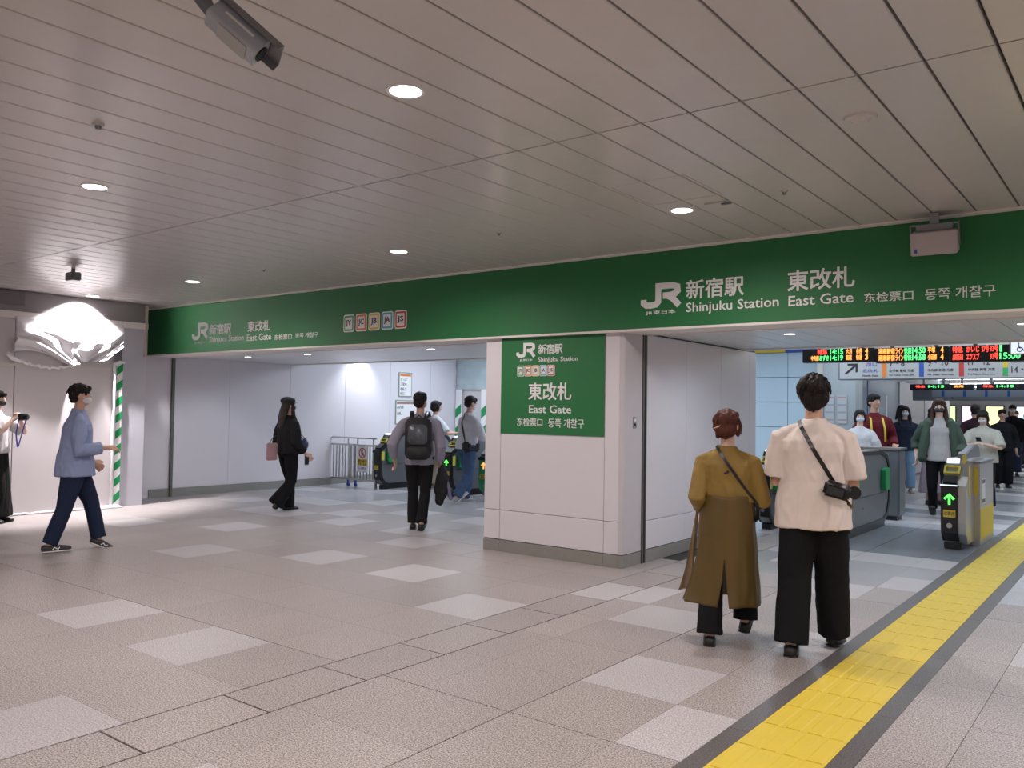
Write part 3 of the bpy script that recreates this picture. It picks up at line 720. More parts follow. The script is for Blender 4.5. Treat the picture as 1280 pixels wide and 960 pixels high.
rd.box(-.08, .08, -.05, -.034, -.005, .02, Mr); rd.box(-.08, .08, .034, .05, -.005, .02, Mr); rd.box(-.08, -.062, -.034, .034, -.005, .02, Mr); rd.box(.062, .08, -.034, .034, -.005, .02, Mr)
rd.build('reader_ring', m_gatey, ge)
MB().box(-.065, .06, -.03, .03, -.01, .01, Matrix.Translation((0, .24, .965)) @ Matrix.Rotation(math.radians(40), 4, 'X')).build('display', m_glow_w, ge)
MB().prism([(.25, .97), (.30, 1.04), (.9, 1.13), (1.15, 1.12), (1.25, 1.03), (1.25, .95), (.25, .95)], .03, .11, 'x').build('side_shield', m_dsteel, ge, bevel=.01)
MB().box(.09, .12, .22, .28, .86, 1.03).build('yellow_edge', m_ygr, ge)
for y in (.15, .50): MB().box(a+.075, a+.078, y, y+.09, .58, .92).build('yellow_strip', m_ygr, ge)
cb = MB().box(a+.0, a+.13, .52, 1.48, 0, .93).build('cabinet', m_steel, ge, bevel=.008)
MB().box(a+.0, a+.14, .50, 1.50, .93, .955).build('cabinet_top', m_dsteel, ge, bevel=.004)
MB().box(a+.13, a+.133, .54, 1.46, .08, .42).build('yellow_panel', m_ygr, ge)
MB().box(a+.13, a+.134, .66, .86, .47, .75).build('notice', m_white, ge); MB().box(a+.134, a+.136, .68, .84, .70, .74).build('notice_head', m_black, ge); MB().box(a+.134, a+.136, .68, .84, .48, .52).build('notice_foot', m_black, ge)
MB().box(a+.02, a+.11, .515, .521, .58, .88).build('yellow_strip', m_ygr, ge)
# low barriers further in
o = empty('floor_counter', (-2.98, 12.55, 0)); tag(o, 'low grey counter behind the wide metallic ticket gate', 'counter')
MB().box(-.55, .12, 0, .35, .06, .98).build('body', m_dsteel, o, bevel=.02); MB().box(-.57, .14, -.02, .37, .98, 1.01).build('counter_top', m_steel, o, bevel=.006); MB().box(-.5, .08, .03, .3, 0, .06).build('plinth', m_black, o)
# ================================================================== HALL ON THE RIGHT: walls
m_bluew = mat('wall_tile_blue', (.50, .63, .72), .3, var=.04, vs_=2)
pw = struct(MB().box(-6.2, -4.12, 14.05, 14.25, 0, 2.86).build('wall_hall', m_gap))
for x0, x1 in ((-6.2, -5.55), (-5.55, -4.95), (-4.95, -4.12)):
    for z0, z1 in ((0, .62), (.62, 1.24), (1.24, 1.66), (1.66, 2.08), (2.08, 2.50), (2.50, 2.86)):
        MB().box(x0+.004, x1-.004, 14.03, 14.07, z0+.004, z1-.004).build('wall_tile', m_bluew, pw, bevel=.003, seg=1)
struct(MB().box(-4.38, -3.82, 13.9, 14.3, 0, 2.9).build('wall_pillar', mat('pillar_grey', (.40, .44, .46), .4, var=.05)))
struct(MB().box(-4.41, -4.32, 13.85, 13.95, 0, 2.9).build('trim_3', mat('pillar_edge', (.55, .55, .50), .4)))
bs_ = empty('wall_band_sign', (0, 0, 0)); tag(bs_, 'yellow and blue band sign high on wall right of the pier', 'sign')
MB().box(-5.6, -4.98, 13.98, 14.03, 2.50, 2.62).build('yellow_part', m_ygr, bs_); MB().box(-4.98, -4.19, 13.98, 14.03, 2.50, 2.62).build('blue_part', m_blue, bs_)
lw = struct(MB().box(-5.0, -4.8, 14.2, 27, 0, 2.8).build('wall_concourse', mat('concourse_blue_grey', (.22, .27, .34), .4, var=.06)))
for y0, y1, m in ((14.4, 16.0, m_dsteel), (16.1, 18.2, mat('door_blue', (.20, .26, .34), .35)), (18.3, 20.5, MATS['door_blue'] if 'door_blue' in MATS else m_dsteel), (21.0, 23.5, m_panel), (23.6, 26.8, m_panel)):
    MB().box(-4.8, -4.775, y0, y1, .05, 2.25).build('wall_panel', m, lw, bevel=.005, seg=1)
MB().box(-4.79, -4.72, 15.1, 15.25, 0, 2.4).build('dark_post', m_black, lw)
for yy in (16.8, 17.5, 19.0, 19.7): MB().box(-4.776, -4.77, yy, yy+.12, 1.3, 1.9).build('notice', m_white, lw)
ol = struct(MB().box(-13, -5.0, 26.8, 27, 0, 2.8).build('wall_recess', m_panel))
# pillar notices
for k, x in enumerate((-4.22, -4.02)):
    o = empty('pillar_notice', (x, 13.89, 1.62)); tag(o, 'white timetable sheet on grey pillar, %s of two' % ('left' if k == 0 else 'right'), 'notice')
    MB().box(-.075, .075, -.006, 0, -.30, .16).build('paper', mat('paper_grey', (.48, .50, .52), .6), o)
    for z in (.12, 0, -.12, -.24): MB().box(-.065, .065, -.008, -.005, z-.012, z+.012).build('heading', mat('faded_red', (.45, .28, .28), .6) if z in (.12, -.24) else mat('faded_grey', (.33, .35, .38), .6), o)
# far shop fronts and posters, ceiling light strips
random.seed(5)
cols = [(.9, .9, .8), (.6, .85, .4), (.85, .6, .85), (.9, .85, .4), (.6, .8, .95), (.95, .9, .9)]
for k in range(12):
    x = -9.5+k*1.05; c = cols[k % 6]
    o = empty('lit_poster', (x, 46.9, 1.5)); tag(o, 'distant backlit shop poster at far end of concourse, number %d from left' % (k+1), 'poster', 'backlit posters at the far end of the concourse')
    o['label'] = 'distant backlit %s shop poster, %s from left at far end of concourse' % (('cream', 'green', 'pink', 'yellow', 'blue', 'rose')[k % 6], ('first', 'second', 'third', 'fourth', 'fifth', 'sixth', 'seventh', 'eighth', 'ninth', 'tenth', 'eleventh', 'twelfth')[k])
    MB().box(-.42, .42, -.05, .05, -.5, .55).build('frame', m_dsteel, o); MB().box(-.36, .36, -.06, -.05, -.42, .48).build('screen', mat('poster_glow_%d' % (k % 6), c, .5, emit=c, es=1.3), o)
for k in range(6):
    y = 25.5+k*3.4
    o = empty('strip_light', (-1.5, y, 2.515)); tag(o, 'long fluorescent strip light across distant concourse ceiling, %s' % ('nearest', 'second nearest', 'third nearest', 'fourth nearest', 'second farthest', 'farthest')[k], 'ceiling light', 'strip lights across the far concourse ceiling')
    MB().box(-6, 5, -.10, .10, -.03, .02).build('housing', m_white, o); MB().box(-5.9, 4.9, -.07, .07, -.04, -.03).build('tube', m_lampc, o)
o = empty('yellow_banner', (-1.0, 28, 2.22)); tag(o, 'thin yellow overhead guide sign far down the concourse', 'sign')
MB().box(-1.0, 3, -.04, .04, -.05, .05).build('panel', m_ygr, o); MB().box(-2.9, -2.8, -.02, .02, .05, .3).box(-.8, -.7, -.02, .02, .05, .3).build('hanger', m_dsteel, o)
# ================================================================== DEPARTURE BOARDS / GUIDE SIGNS
lo, lg, lr_ = mat('led_orange', (.5, .2, .05), .5, emit=(1, .30, .06), es=2.2), mat('led_green', (.05, .5, .1), .5, emit=(.10, 1, .22), es=1.8), mat('led_red', (.5, .05, .03), .5, emit=(1, .06, .04), es=2.2)
def board(x0, x1, y, z0, z1, label, rows):
    o = empty('departure_board', ((x0+x1)/2, y, (z0+z1)/2)); tag(o, label, 'departure board')
    hw, hh = (x1-x0)/2, (z1-z0)/2
    MB().box(-hw, hw, 0, .18, -hh, hh).build('housing', m_black, o, bevel=.006)
    MB().box(-hw+.02, hw-.02, -.004, .002, -hh+.015, hh-.02).build('screen', mat('led_screen', (.01, .01, .012), .3), o)
    for body, a, b, r, m in rows:
        zb, zt = (-hh+.022+(hh*.92)*r, -hh+.022+(hh*.92)*(r+.86))
        textfit(body, -hw+a*2*hw, -hw+b*2*hw, zb, zt, -.006, m, o, bold=.02)
    MB().box(-hw*.6, -hw*.6+.04, .06, .10, hh, hh+.5).box(hw*.6, hw*.6+.04, .06, .10, hh, hh+.5).build('hanger', m_dsteel, o)
board(-3.69, -2.80, 11.0, 2.13, 2.30, 'left black departure board, green times, hung over the gates',
      [('特急', .22, .36, 1, lr_), ('中央線', .13, .24, 0, lo), ('あずさ', .25, .38, 0, lg), ('14:15', .40, .58, 1, lg), ('14:19', .40, .58, 0, lg), ('大月', .62, .70, 1, lo), ('高尾', .62, .70, 0, lo), ('各停', .76, .84, 1, lo), ('快速', .76, .84, 0, lo), ('4', .88, .92, 1, lo), ('3', .88, .92, 0, lo)])
board(-2.79, -1.97, 11.0, 2.11, 2.29, 'middle black departure board, orange and green lettering, hung over the gates',
      [('湘南新宿', .05, .28, 1, lo), ('湘南新宿', .05, .28, 0, lo), ('ライン', .29, .40, 1, lo), ('ライン', .29, .40, 0, lo), ('快速', .41, .51, 1, lg), ('特快', .41, .51, 0, lg), ('14:50', .52, .70, 1, lg), ('14:58', .52, .70, 0, lg), ('平塚', .73, .83, 1, lo), ('小田原', .73, .85, 0, lo), ('4', .90, .94, 1, lo), ('4', .90, .94, 0, lo)])
board(-1.96, -.75, 11.0, 2.10, 2.29, 'right black departure board with red lettering, hung over the gates',
      [('特急', .03, .12, 1, lr_), ('成田', .03, .12, 0, lr_), ('かいじ', .15, .26, 1, lr_), ('エクスプ', .15, .26, 0, lr_), ('27号', .28, .34, 1, lr_), ('33号', .35, .42, 1, lr_), ('33号', .35, .42, 0, lr_), ('1', .43, .45, 1, lg), ('15:00', .43, .60, 0, lg)])
def xz_arrow(mb, x0, z0, x1, z1, wd, y):
    stroke(mb, [(x0, z0), (x1, z1)], wd, y-.004, y); stroke(mb, [(x0+(x1-x0)*.2, z1), (x1, z1), (x1, z0+(z1-z0)*.2)], wd, y-.0045, y-.0005); return mb
o = empty('guide_sign', (-2.0, 12.8, 2.06)); tag(o, 'long white overhead guide sign with platform numbers, below departure boards', 'sign')
MB().box(-1.77, 2.6, 0, .2, -.085, .22).build('housing', m_dsteel, o, bevel=.004)
MB().box(-1.74, 2.58, -.004, .002, -.07, .22).build('face', mat('guide_white', (.40, .41, .42), .5, emit=(.8, .85, .85), es=.04), o)
xz_arrow(MB(), -1.66, .0, -1.50, .14, .028, -.005).build('arrow', m_text, o); xz_arrow(MB(), .62, .0, .80, .18, .028, -.005).build('arrow', m_text, o)
for x, m in ((-1.12, m_orange), (-.63, m_blue), (-.13, m_red)): MB().box(x-.03, x+.03, -.008, -.003, -.05, .20).build('colour_bar', m, o)
MB().box(.36, .42, -.008, -.003, .06, .20).build('colour_bar', m_ygr, o); MB().box(.36, .42, -.008, -.003, -.05, .06).build('colour_bar', m_pgreen, o)
for x, t, s_ in ((-1.05, '7・8', '山手線'), (-.55, '9・10', '中央線'), (-.05, '11・12', '中央線'), (.46, '14・15', '')):
    textfit(t, x, x+(.26 if '1' in t else .2), .10 if s_ else -.01, .19 if s_ else .07, -.006, m_text, o, bold=.01)
    if s_: textfit(s_+' 新宿 方面', x, x+.32, .02, .06, -.006, m_text, o); textfit('For Tokyo  Chuo Line', x, x+.32, -.04, -.01, -.006, m_text, o)
    else: textfit('総武線 山手線 池袋 方面', x, x+.42, .12, .19, -.006, m_text, o)
textfit('北改札', -1.42, -1.2, .02, .07, -.006, m_blue, o); textfit('出口', -1.36, -1.22, .11, .18, -.006, m_blue, o); textfit('North Gate', -1.42, -1.2, -.04, -.01, -.006, m_text, o)
MB().box(-1.5, -1.45, .05, .1, .24, .8).box(1.5, 1.55, .05, .1, .24, .8).build('hanger', m_dsteel, o)
o = empty('accessible_sign', (-1.17, 10.4, 2.205)); tag(o, 'small lit square wheelchair symbol sign at right edge over gates', 'sign')
MB().box(-.10, .10, 0, .05, -.075, .075).build('housing', m_dsteel, o); MB().box(-.085, .085, -.004, 0, -.062, .062).build('face', mat('lit_sign', (.8, .85, .9), .5, emit=(.8, .9, 1), es=.7), o)
wm = ring_xz(MB(), -.005, -.02, .020, .028, -.008, -.004, 20); stroke(wm, [(-.012, .035), (-.008, -.005), (.02, -.005), (.032, -.038)], .009, -.009, -.0045); wm.cyl((-.014, -.009, .045), .008, .005, 10, 'y'); wm.build('wheelchair_symbol', m_blue, o)
MB().box(-.02, .02, .01, .04, .07, .6).build('hanger', m_dsteel, o)
# second row further back
for k, (x0, x1) in enumerate(((-4.35, -3.1), (-3.05, -1.8), (-1.75, -.5))):
    board(x0, x1, 20.0, 2.03, 2.16, ('left', 'middle', 'right')[k]+' far departure board deep in the concourse', [('特急', .1, .25, .5, lr_), ('14:15', .3, .55, .5, lg), ('高尾', .7, .85, .5, lo)])
o = empty('guide_sign', (-2.0, 20.5, 1.93)); tag(o, 'far dark overhead guide sign with coloured ticks deep in concourse', 'sign')
MB().box(-2.4, 3, 0, .2, -.12, .12).build('housing', m_dsteel, o, bevel=.01); MB().box(-2.0, 2.9, -.005, 0, -.04, .11).build('face', mat('dim_face', (.28, .32, .38), .5), o)
for k in range(9): MB().box(-1.8+k*.42, -1.75+k*.42, -.01, -.004, -.03, .1).build('colour_bar', m_orange if k == 5 else m_blue, o)
xz_arrow(MB(), .9, -.02, 1.05, .09, .02, -.006).build('arrow', m_text, o)
MB().box(-1.8, -1.75, .05, .1, .12, .8).box(1.5, 1.55, .05, .1, .12, .8).build('hanger', m_dsteel, o)
o = empty('wall_notice', (-4.77, 14.9, 1.5)); tag(o, 'small white notice strip on blue grey concourse wall', 'notice'); MB().box(0, .01, -.1, .1, -.2, .2).build('paper', m_white, o)
# ================================================================== PEOPLE
def ik(a, b, l1, l2, hint):
    a, b, hint = Vector(a), Vector(b), Vector(hint); d = b-a; L = d.length; mx_ = (l1+l2)*.998
    if L > mx_: b = a+d*(mx_/L); d = b-a; L = mx_
    u = d.normalized(); x = (l1*l1-l2*l2+L*L)/(2*L); h_ = math.sqrt(max(0, l1*l1-x*x))
    n = hint-u*hint.dot(u); n.normalize(); return a+u*x+n*h_, b
TORSO = [(.47, .080, .062), (.50, .093, .068), (.55, .096, .070), (.61, .082, .058), (.68, .090, .062), (.72, .104, .066), (.755, .101, .062), (.785, .080, .050), (.812, .050, .041), (.836, .034, .034)]
def fabric(amp, seed, vs=(7, 7, 2.6), cre=.5):
    def f(p):
        q = Vector((p[0]*vs[0]+seed, p[1]*vs[1], p[2]*vs[2])); a = noise.noise(q)
        q2 = Vector((p[0]*vs[0]*2.3+p[2]*3, p[1]*vs[1]*2.3+seed, p[2]*vs[2]*2.2-p[0]*4)); b = 1-abs(noise.noise(q2))*2.2
        return amp*(a*1.3+cre*max(0, b)-.2*cre)
    return f
def hairdisp(amp, seed, s=34):
    def f(p):
        return amp*noise.noise(Vector((p[0]*s+seed, p[1]*s, p[2]*s*.28)))+amp*.6*noise.noise(Vector((p[0]*s*2.2, p[1]*s*2.2+seed, p[2]*s*.5)))
    return f
class Person: pass
def person(x, y, deg, h, label, fl=(-.055, 0, .04), fr=(.055, 0, .04), pl=0, pr=0, hl=(-.15, .02, .47), hr=(.15, .02, .47), el=(-.4, -1, 0), er=(.4, -1, 0),
           lean=0, bob=0, sw=1.0, bw=1.0, top=None, bottom=None, shoes=(.02, .02, .022), hair=None, haircol=(.012, .009, .008), head=(0, 0), mask=None, vox=.0095, seed=0, skin=None, detail=False, cap=None, name='person'):
    """unit-height body in a frame facing +Y, feet at z=0; returns local helpers"""
    P = Person(); S = Matrix.Scale(h, 4)
    root = empty(name, (x, y, 0), math.radians(deg-90)); tag(root, label, 'person'); P.root = root
    P.h = h; sk = skin or m_skin
    def ly(z): return lean*max(0, z-.5)/.32
    V = lambda p: Vector(p)*h
    T = lambda p: Vector((p[0], p[1]+ly(p[2]), p[2]-bob))
    hipL, hipR = T((-.05*bw, 0, .505)), T((.05*bw, 0, .505))
    shL, shR = T((-.108*sw, 0, .768)), T((.108*sw, 0, .768))
    kL, aL = ik(hipL, fl, .245, .235, (-.08, 1, 0)); kR, aR = ik(hipR, fr, .245, .235, (.08, 1, 0))
    eL, wL = ik(shL, T(hl) if hl[2] > .44 else Vector(hl), .172, .152, el); eR, wR = ik(shR, T(hr) if hr[2] > .44 else Vector(hr), .172, .152, er)
    P.wL, P.wR, P.eL, P.eR = [q*h for q in (wL, wR, eL, eR)]
    P.W = Matrix.Translation((x, y, 0)) @ Matrix.Rotation(math.radians(deg-90), 4, 'Z')
    # ---- body
    b = MB()
    b.loft([(V(T((0, 0, z))), a*bw*h*(.94 if z < .74 else .82), d*h*(.94 if z < .74 else .84)) for z, a, d in TORSO], 20)
    for s_, sh_, e_, w_ in ((-1, shL, eL, wL), (1, shR, eR, wR)):
        b.tube([V(T((s_*.03, 0, .797))), V(sh_+Vector((0, 0, -.004))), V(sh_*.5+e_*.5), V(e_), V(e_*.6+w_*.4), V(w_)], [.012*h, .0275*h, .0255*h, .0225*h, .0225*h, .0155*h], 12)
        d = (w_-e_).normalized(); lat = Vector((0, 1, 0)); lat = (lat-d*lat.dot(d)).normalized(); nrm = d.cross(lat)*-s_
        p0 = w_+d*.012
        b.tube([V(w_), V(p0), V(w_+d*.052)], [(.014*h, .013*h), (.022*h, .012*h), (.024*h, .010*h)], 10, up=lat)
        for q, ln in enumerate((.040, .046, .043, .034)):
            o_ = lat*(.0195-.013*q); r0 = w_+d*.046+o_; c_ = nrm*-1
            b.tube([V(r0), V(r0+d*ln*.45+c_*.007+o_*.1), V(r0+d*ln*.72+c_*.020+o_*.1), V(r0+d*ln*.74+c_*.034+o_*.05)], [.0058*h, .0056*h, .005*h, .0042*h], 7)
        b.tube([V(w_+d*.012+lat*.014), V(w_+d*.032+lat*.032+nrm*-.006), V(w_+d*.055+lat*.036+nrm*-.012)], [.0075*h, .0065*h, .0052*h], 7)
    for hip_, k_, a_ in ((hipL, kL, aL), (hipR, kR, aR)):
        b.tube([V(hip_), V(hip_*.5+k_*.5), V(k_), V(k_*.7+a_*.3), V(k_*.35+a_*.65), V(a_)], [.048*h, .042*h, .029*h, .032*h, .026*h, .018*h], 12)
    fp = []
    for s_, a_, pitch in ((-1, aL, pl), (1, aR, pr)):
        R = Matrix.Translation(V(a_)) @ Matrix.Rotation(math.radians(-pitch), 4, 'X') @ Matrix.Rotation(math.radians(-6*s_), 4, 'Z'); fp.append((s_, R))
        b.tube([R @ V((0, -.022, -.020)), R @ V((0, .03, -.020)), R @ V((0, .095, -.027))], [(.017*h, .016*h), (.020*h, .016*h), (.020*h, .011*h)], 10, up=(1, 0, 0))
    P.feet = fp
    b.tube([V(T((0, -.004, .80))), V(T((0, 0, .84))), V(T((0, .006, .885)))], [.036*h, .030*h, .029*h], 12)
    HR = Matrix.Translation(V(T((0, 0, .865)))) @ Matrix.Rotation(math.radians(head[0]), 4, 'Z') @ Matrix.Rotation(math.radians(head[1]), 4, 'X') @ Matrix.Translation(-V((0, 0, .865)))
    P.HR = HR; E_ = lambda mb, c, r, n=14, m=10: mb.ell(Vector(c)*h, [q*h for q in r], HR, n, m)
    E_(b, (0, -.008, .942), (.045, .056, .050)); E_(b, (0, .012, .917), (.037, .042, .049)); E_(b, (0, .034, .883), (.020, .018, .015)); E_(b, (0, .056, .913), (.0075, .012, .013), 8, 6)
    for s_ in (-1, 1): E_(b, (s_*.045, -.004, .918), (.0055, .011, .017), 8, 6)
    E_(b, (0, .045, .934), (.026, .010, .006), 8, 6)
    bm_ = remesh(b, vox*.82 if detail else vox, 2); link('body', bm_, sk, root)
    # face
    if head is not None:
        for s_ in (-1, 1):
            mb = MB(); E_(mb, (s_*.0165, .0505, .9265), (.0075, .0045, .0042), 8, 6); e = mb.build('eye', mat('eye_white', (.75, .72, .7), .3), root, smooth=True)
            mb = MB(); E_(mb, (s_*.0165, .0535, .9265), (.0036, .003, .0038), 8, 6); mb.build('iris', m_black, e, smooth=True)
            mb = MB(); E_(mb, (s_*.0175, .0515, .9385), (.0105, .0035, .0022), 8, 6); mb.build('eyebrow', mat('brow', (.02, .015, .012), .7), root, smooth=True)
        if not mask:
            mb = MB(); E_(mb, (0, .0525, .8935), (.0135, .0045, .0042), 10, 6); mb.build('mouth', mat('lips', (.45, .17, .14), .5), root, smooth=True)
    if mask:
        mb = MB(); E_(mb, (0, .030, .9015), (.0375, .034, .0245)); E_(mb, (0, .048, .903), (.018, .019, .020))
        o = mb.build('face_mask', mat('mask_%d' % int(mask[0]*100), mask, .7), root, smooth=True)
        for s_ in (-1, 1):
            q = MB().tube([HR @ Vector((s_*.034, .04, .912))*1 if 0 else HR @ (Vector((s_*.0345, .035, .912))*h), HR @ (Vector((s_*.0475, -.004, .926))*h)], [.0012*h, .0012*h], 5)
            q.build('ear_loop', m_white, o)
    # ---- hair
    if hair:
        hb_ = MB(); hm = mat('hair_%d_%d' % (int(haircol[0]*999), int(haircol[1]*999)), haircol, .6, var=.25, vs_=40, spec=.3)
        if hair == 'short':
            E_(hb_, (0, -.010, .949), (.051, .060, .050)); E_(hb_, (0, -.030, .918), (.044, .034, .040)); E_(hb_, (0, .022, .968), (.040, .034, .026))
        if hair == 'fluffy':
            E_(hb_, (0, -.010, .950), (.057, .064, .052)); E_(hb_, (0, -.026, .918), (.052, .042, .048)); E_(hb_, (0, .018, .968), (.046, .040, .030)); E_(hb_, (0, -.03, .89), (.034, .028, .028))
        if hair == 'bob':
            E_(hb_, (0, -.012, .948), (.053, .060, .050)); E_(hb_, (0, -.024, .912), (.053, .044, .050)); E_(hb_, (0, .026, .965), (.042, .032, .026))
            for s_ in (-1, 1): E_(hb_, (s_*.044, .006, .912), (.013, .024, .045))
        if hair == 'bun':
            E_(hb_, (0, -.012, .946), (.055, .061, .052)); E_(hb_, (0, -.028, .916), (.052, .043, .048)); E_(hb_, (0, .024, .965), (.042, .034, .026)); E_(hb_, (-.006, -.060, .906), (.030, .022, .024)); E_(hb_, (-.022, -.052, .89), (.014, .014, .02))
            for s_ in (-1, 1): E_(hb_, (s_*.043, .006, .912), (.012, .020, .036))
        if hair == 'long':
            E_(hb_, (0, -.010, .948), (.053, .060, .051)); E_(hb_, (0, .026, .966), (.040, .030, .026))
            hb_.tube([HR @ V((0, -.028, .93)), HR @ V((0, -.045, .88)), V(T((0, -.066, .82))), V(T((0, -.070, .76))), V(T((0, -.066, .70)))], [(.050*h, .034*h), (.050*h, .030*h), (.056*h, .024*h), (.050*h, .018*h), (.028*h, .010*h)], 14)
            for s_ in (-1, 1): hb_.tube([HR @ V((s_*.038, .012, .955)), HR @ V((s_*.047, .012, .91)), V(T((s_*.054, .014, .84))), V(T((s_*.058, .040, .77))), V(T((s_*.052, .050, .71)))], [.014*h, .015*h, .018*h, .018*h, .008*h], 10)
        hmesh = remesh(hb_, .0065 if detail else .009, 2, hairdisp(.006*h/1.6*(2.0 if detail else 1), seed))
        ho = link('hair', hmesh, hm, root); P.hair = ho
        if detail:
            rnd = random.Random(seed); st = MB()
            cen = HR @ V((0, -.012, .935))
            for k in range(260 if hair == 'fluffy' else 130):
                th = rnd.uniform(0, 2*math.pi); ph = rnd.uniform(-.15 if hair == 'fluffy' else .1, 1.45)
                d = Vector((math.cos(th)*math.cos(ph), math.sin(th)*math.cos(ph), math.sin(ph)))
                if d.y > .45 and d.z < .35: continue
                p = cen+Vector((d.x*.056, d.y*.062, d.z*.060))*h*(1.0 if hair == 'fluffy' else .97)
                if hair == 'fluffy': dn = Vector((rnd.uniform(-.5, .5), rnd.uniform(-.3, .3), -.9))+Vector((d.x, d.y, 0))*.35
                else: dn = (HR @ V((-.006, -.062, .906))-p).normalized()+Vector((rnd.uniform(-.15, .15), 0, rnd.uniform(-.1, .1)))
                dn = (dn-d*dn.dot(d)).normalized(); L_ = rnd.uniform(.022, .04)
                q1 = p+dn*L_*.5+d*.004*rnd.random(); q2 = p+dn*L_-d*.006+Vector((rnd.uniform(-.006, .006), 0, 0))
                st.tube([p, q1, q2], [.0038, .0032, .001], 5)
            st.build('hair_strands', hm, ho, smooth=True)['kind'] = 'stuff'
    if cap:
        cm = mat('cap_black', (.012, .012, .013), .75); mb = MB(); E_(mb, (0, -.014, .963), (.062, .066, .036)); mb.build('cap', cm, root, smooth=True)
        mb = MB(); E_(mb, (0, .058, .952), (.036, .034, .005)); mb.build('cap_peak', m_dsteel, root, smooth=True)
    # ---- trousers / skirt
    if bottom:
        kind, colr = bottom['kind'], bottom['col']; bmn = mat('cloth_%s' % '_'.join(str(int(c*999)) for c in colr), colr, 1.0, var=bottom.get('var', .1), vs_=14, bump=.15, bs=350, spec=.2)
        mb = MB()
        if kind == 'trousers':
            rh, rk, rt = bottom.get('r', (.055, .05, .062)); end = bottom.get('end', .82)
            mb.loft([(V(T((0, 0, z))), a*bw*h*1.06, d*h*1.08) for z, a, d in TORSO[0:4]], 20)
            for hip_, k_, a_ in ((hipL, kL, aL), (hipR, kR, aR)):
                end_ = k_+(a_-k_)*end*1.12
                mb.tube([V(hip_+Vector((0, 0, .02))), V(hip_*.6+k_*.4), V(k_), V(k_*.5+end_*.5), V(end_)], [(.058*h, .068*h), (rt*h, rt*h*1.05), (rk*h, rk*h), ((rk+rh)*.5*h, (rk+rh)*.52*h), (rh*h, rh*h*1.08)], 16, flat=True)
        if kind == 'skirt':
            e = bottom.get('end', .25); wd = bottom.get('w', .12)
            mb.loft([(V(T((0, 0, .60))), .085*h*bw, .062*h), (V(T((0, 0, .52))), .105*h*bw, .08*h), (V((0, .0, (.52+e)/2)), (wd+.105)/2*h, (wd*.85+.08)/2*h), (V((0, 0, e)), wd*h, wd*.8*h)], 24)
        bo = link('trousers' if kind == 'trousers' else 'skirt', remesh(mb, vox*1.05, 3, fabric(.0055 if kind == 'trousers' else .01, seed+3, (6, 6, 5) if kind == 'trousers' else (14, 14, 1.5))), bmn, root); P.bottom = bo
    # ---- top
    if top:
        colr = top['col']; tm_ = top.get('mat') or mat('cloth_%s' % '_'.join(str(int(c*999)) for c in colr), colr, top.get('rough', .8), var=top.get('var', .06), vs_=14, bump=.12, bs=380, spec=.2)
        lo_ = top.get('loose', 1.12); hem = top.get('hem', .46); hw = top.get('hw', .105); hd_ = top.get('hd', .082); sl_ = top.get('sleeve', 1.0); sr = top.get('sr', .036)
        mb = MB(); rings = []
        for z, a, d in TORSO:
            if z < max(hem+.03, .5) or z > .84: continue
            t = min(1, max(0, (.74-z)/(.74-hem))); A_ = (a*lo_)*(1-t)+hw*t; D_ = (d*lo_)*(1-t)+hd_*t
            if z > .76: A_, D_ = a*1.05, d*1.12
            rings.append((V(T((0, 0, z))), max(A_, a*bw*1.04)*h if z > .76 else max(A_*bw, a*bw*1.05)*h, max(D_, d*1.06)*h))
        rings.insert(0, (V(T((0, 0, hem))), hw*bw*h, hd_*h))
        mb.loft(rings, 28, 2.1)
        for s_, sh_, e_, w_ in ((-1, shL, eL, wL), (1, shR, eR, wR)):
            path = [T((s_*.040, -.002, .806)), T((s_*.076*sw, -.002, .785)), sh_+Vector((0, 0, .001))]; rr = [.018, .027, .0345*top.get('shr', 1)]
            if sl_ <= .5:
                q = sh_+(e_-sh_)*sl_*2; path += [sh_*.5+q*.5, q]; rr += [sr, sr*1.05]
            else:
                path += [sh_*.5+e_*.5, e_, e_+(w_-e_)*(sl_-.5)*2*.97]; rr += [sr, sr*.95, sr*.8*top.get('cuff', 1)]
            mb.tube([V(q) for q in path], [r*h for r in rr], 14, flat=True)
        tme = remesh(mb, vox, 3, fabric(top.get('fold', .006)*.8, seed, (7, 7, 2.6), .8))
        P.top = link(top.get('name', 'shirt'), tme, tm_, root); P.bvh = BVHTree.FromPolygons([v.co for v in tme.vertices], [tuple(p.vertices) for p in tme.polygons])
        if top.get('collar'):
            P_ = [V(T((.034*math.cos(a), .034*math.sin(a)+.0, .838+.006*math.sin(-a)))) for a in [2*math.pi*k/16 for k in range(17)]]
            mb = MB().tube(P_, [(.008*h, .006*h)]*17, 6); mb.build('collar', tm_, P.top, smooth=True)
    # ---- shoes
    sm_ = mat('shoe_%d' % int(shoes[0]*999), shoes, .45)
    for s_, R in fp:
        mb = MB().tube([R @ V((0, -.027, -.016)), R @ V((0, .03, -.018)), R @ V((0, .107, -.026))], [(.023*h, .022*h), (.026*h, .021*h), (.025*h, .013*h)], 12, up=(1, 0, 0))
        so = mb.build('shoe', sm_, root, smooth=True)
        mb = MB().tube([R @ V((0, -.03, -.035)), R @ V((0, .03, -.036)), R @ V((0, .112, -.036))], [(.0245*h, .0055*h), (.027*h, .0055*h), (.026*h, .005*h)], 12, up=(1, 0, 0))
        mb.build('sole', m_white if shoes[0] > .2 or detail == 'sneaker' else m_black, so, smooth=True)
    P.T = T; P.V = V; P.S = (shL, shR)
    return P
def local_thing(P, name, label, cat, loc):
    """a separate thing worn or held by a person, built in that person's frame"""
    o = empty(name, P.W @ Vector(loc), P.root.rotation_euler.z); tag(o, label, cat); return o
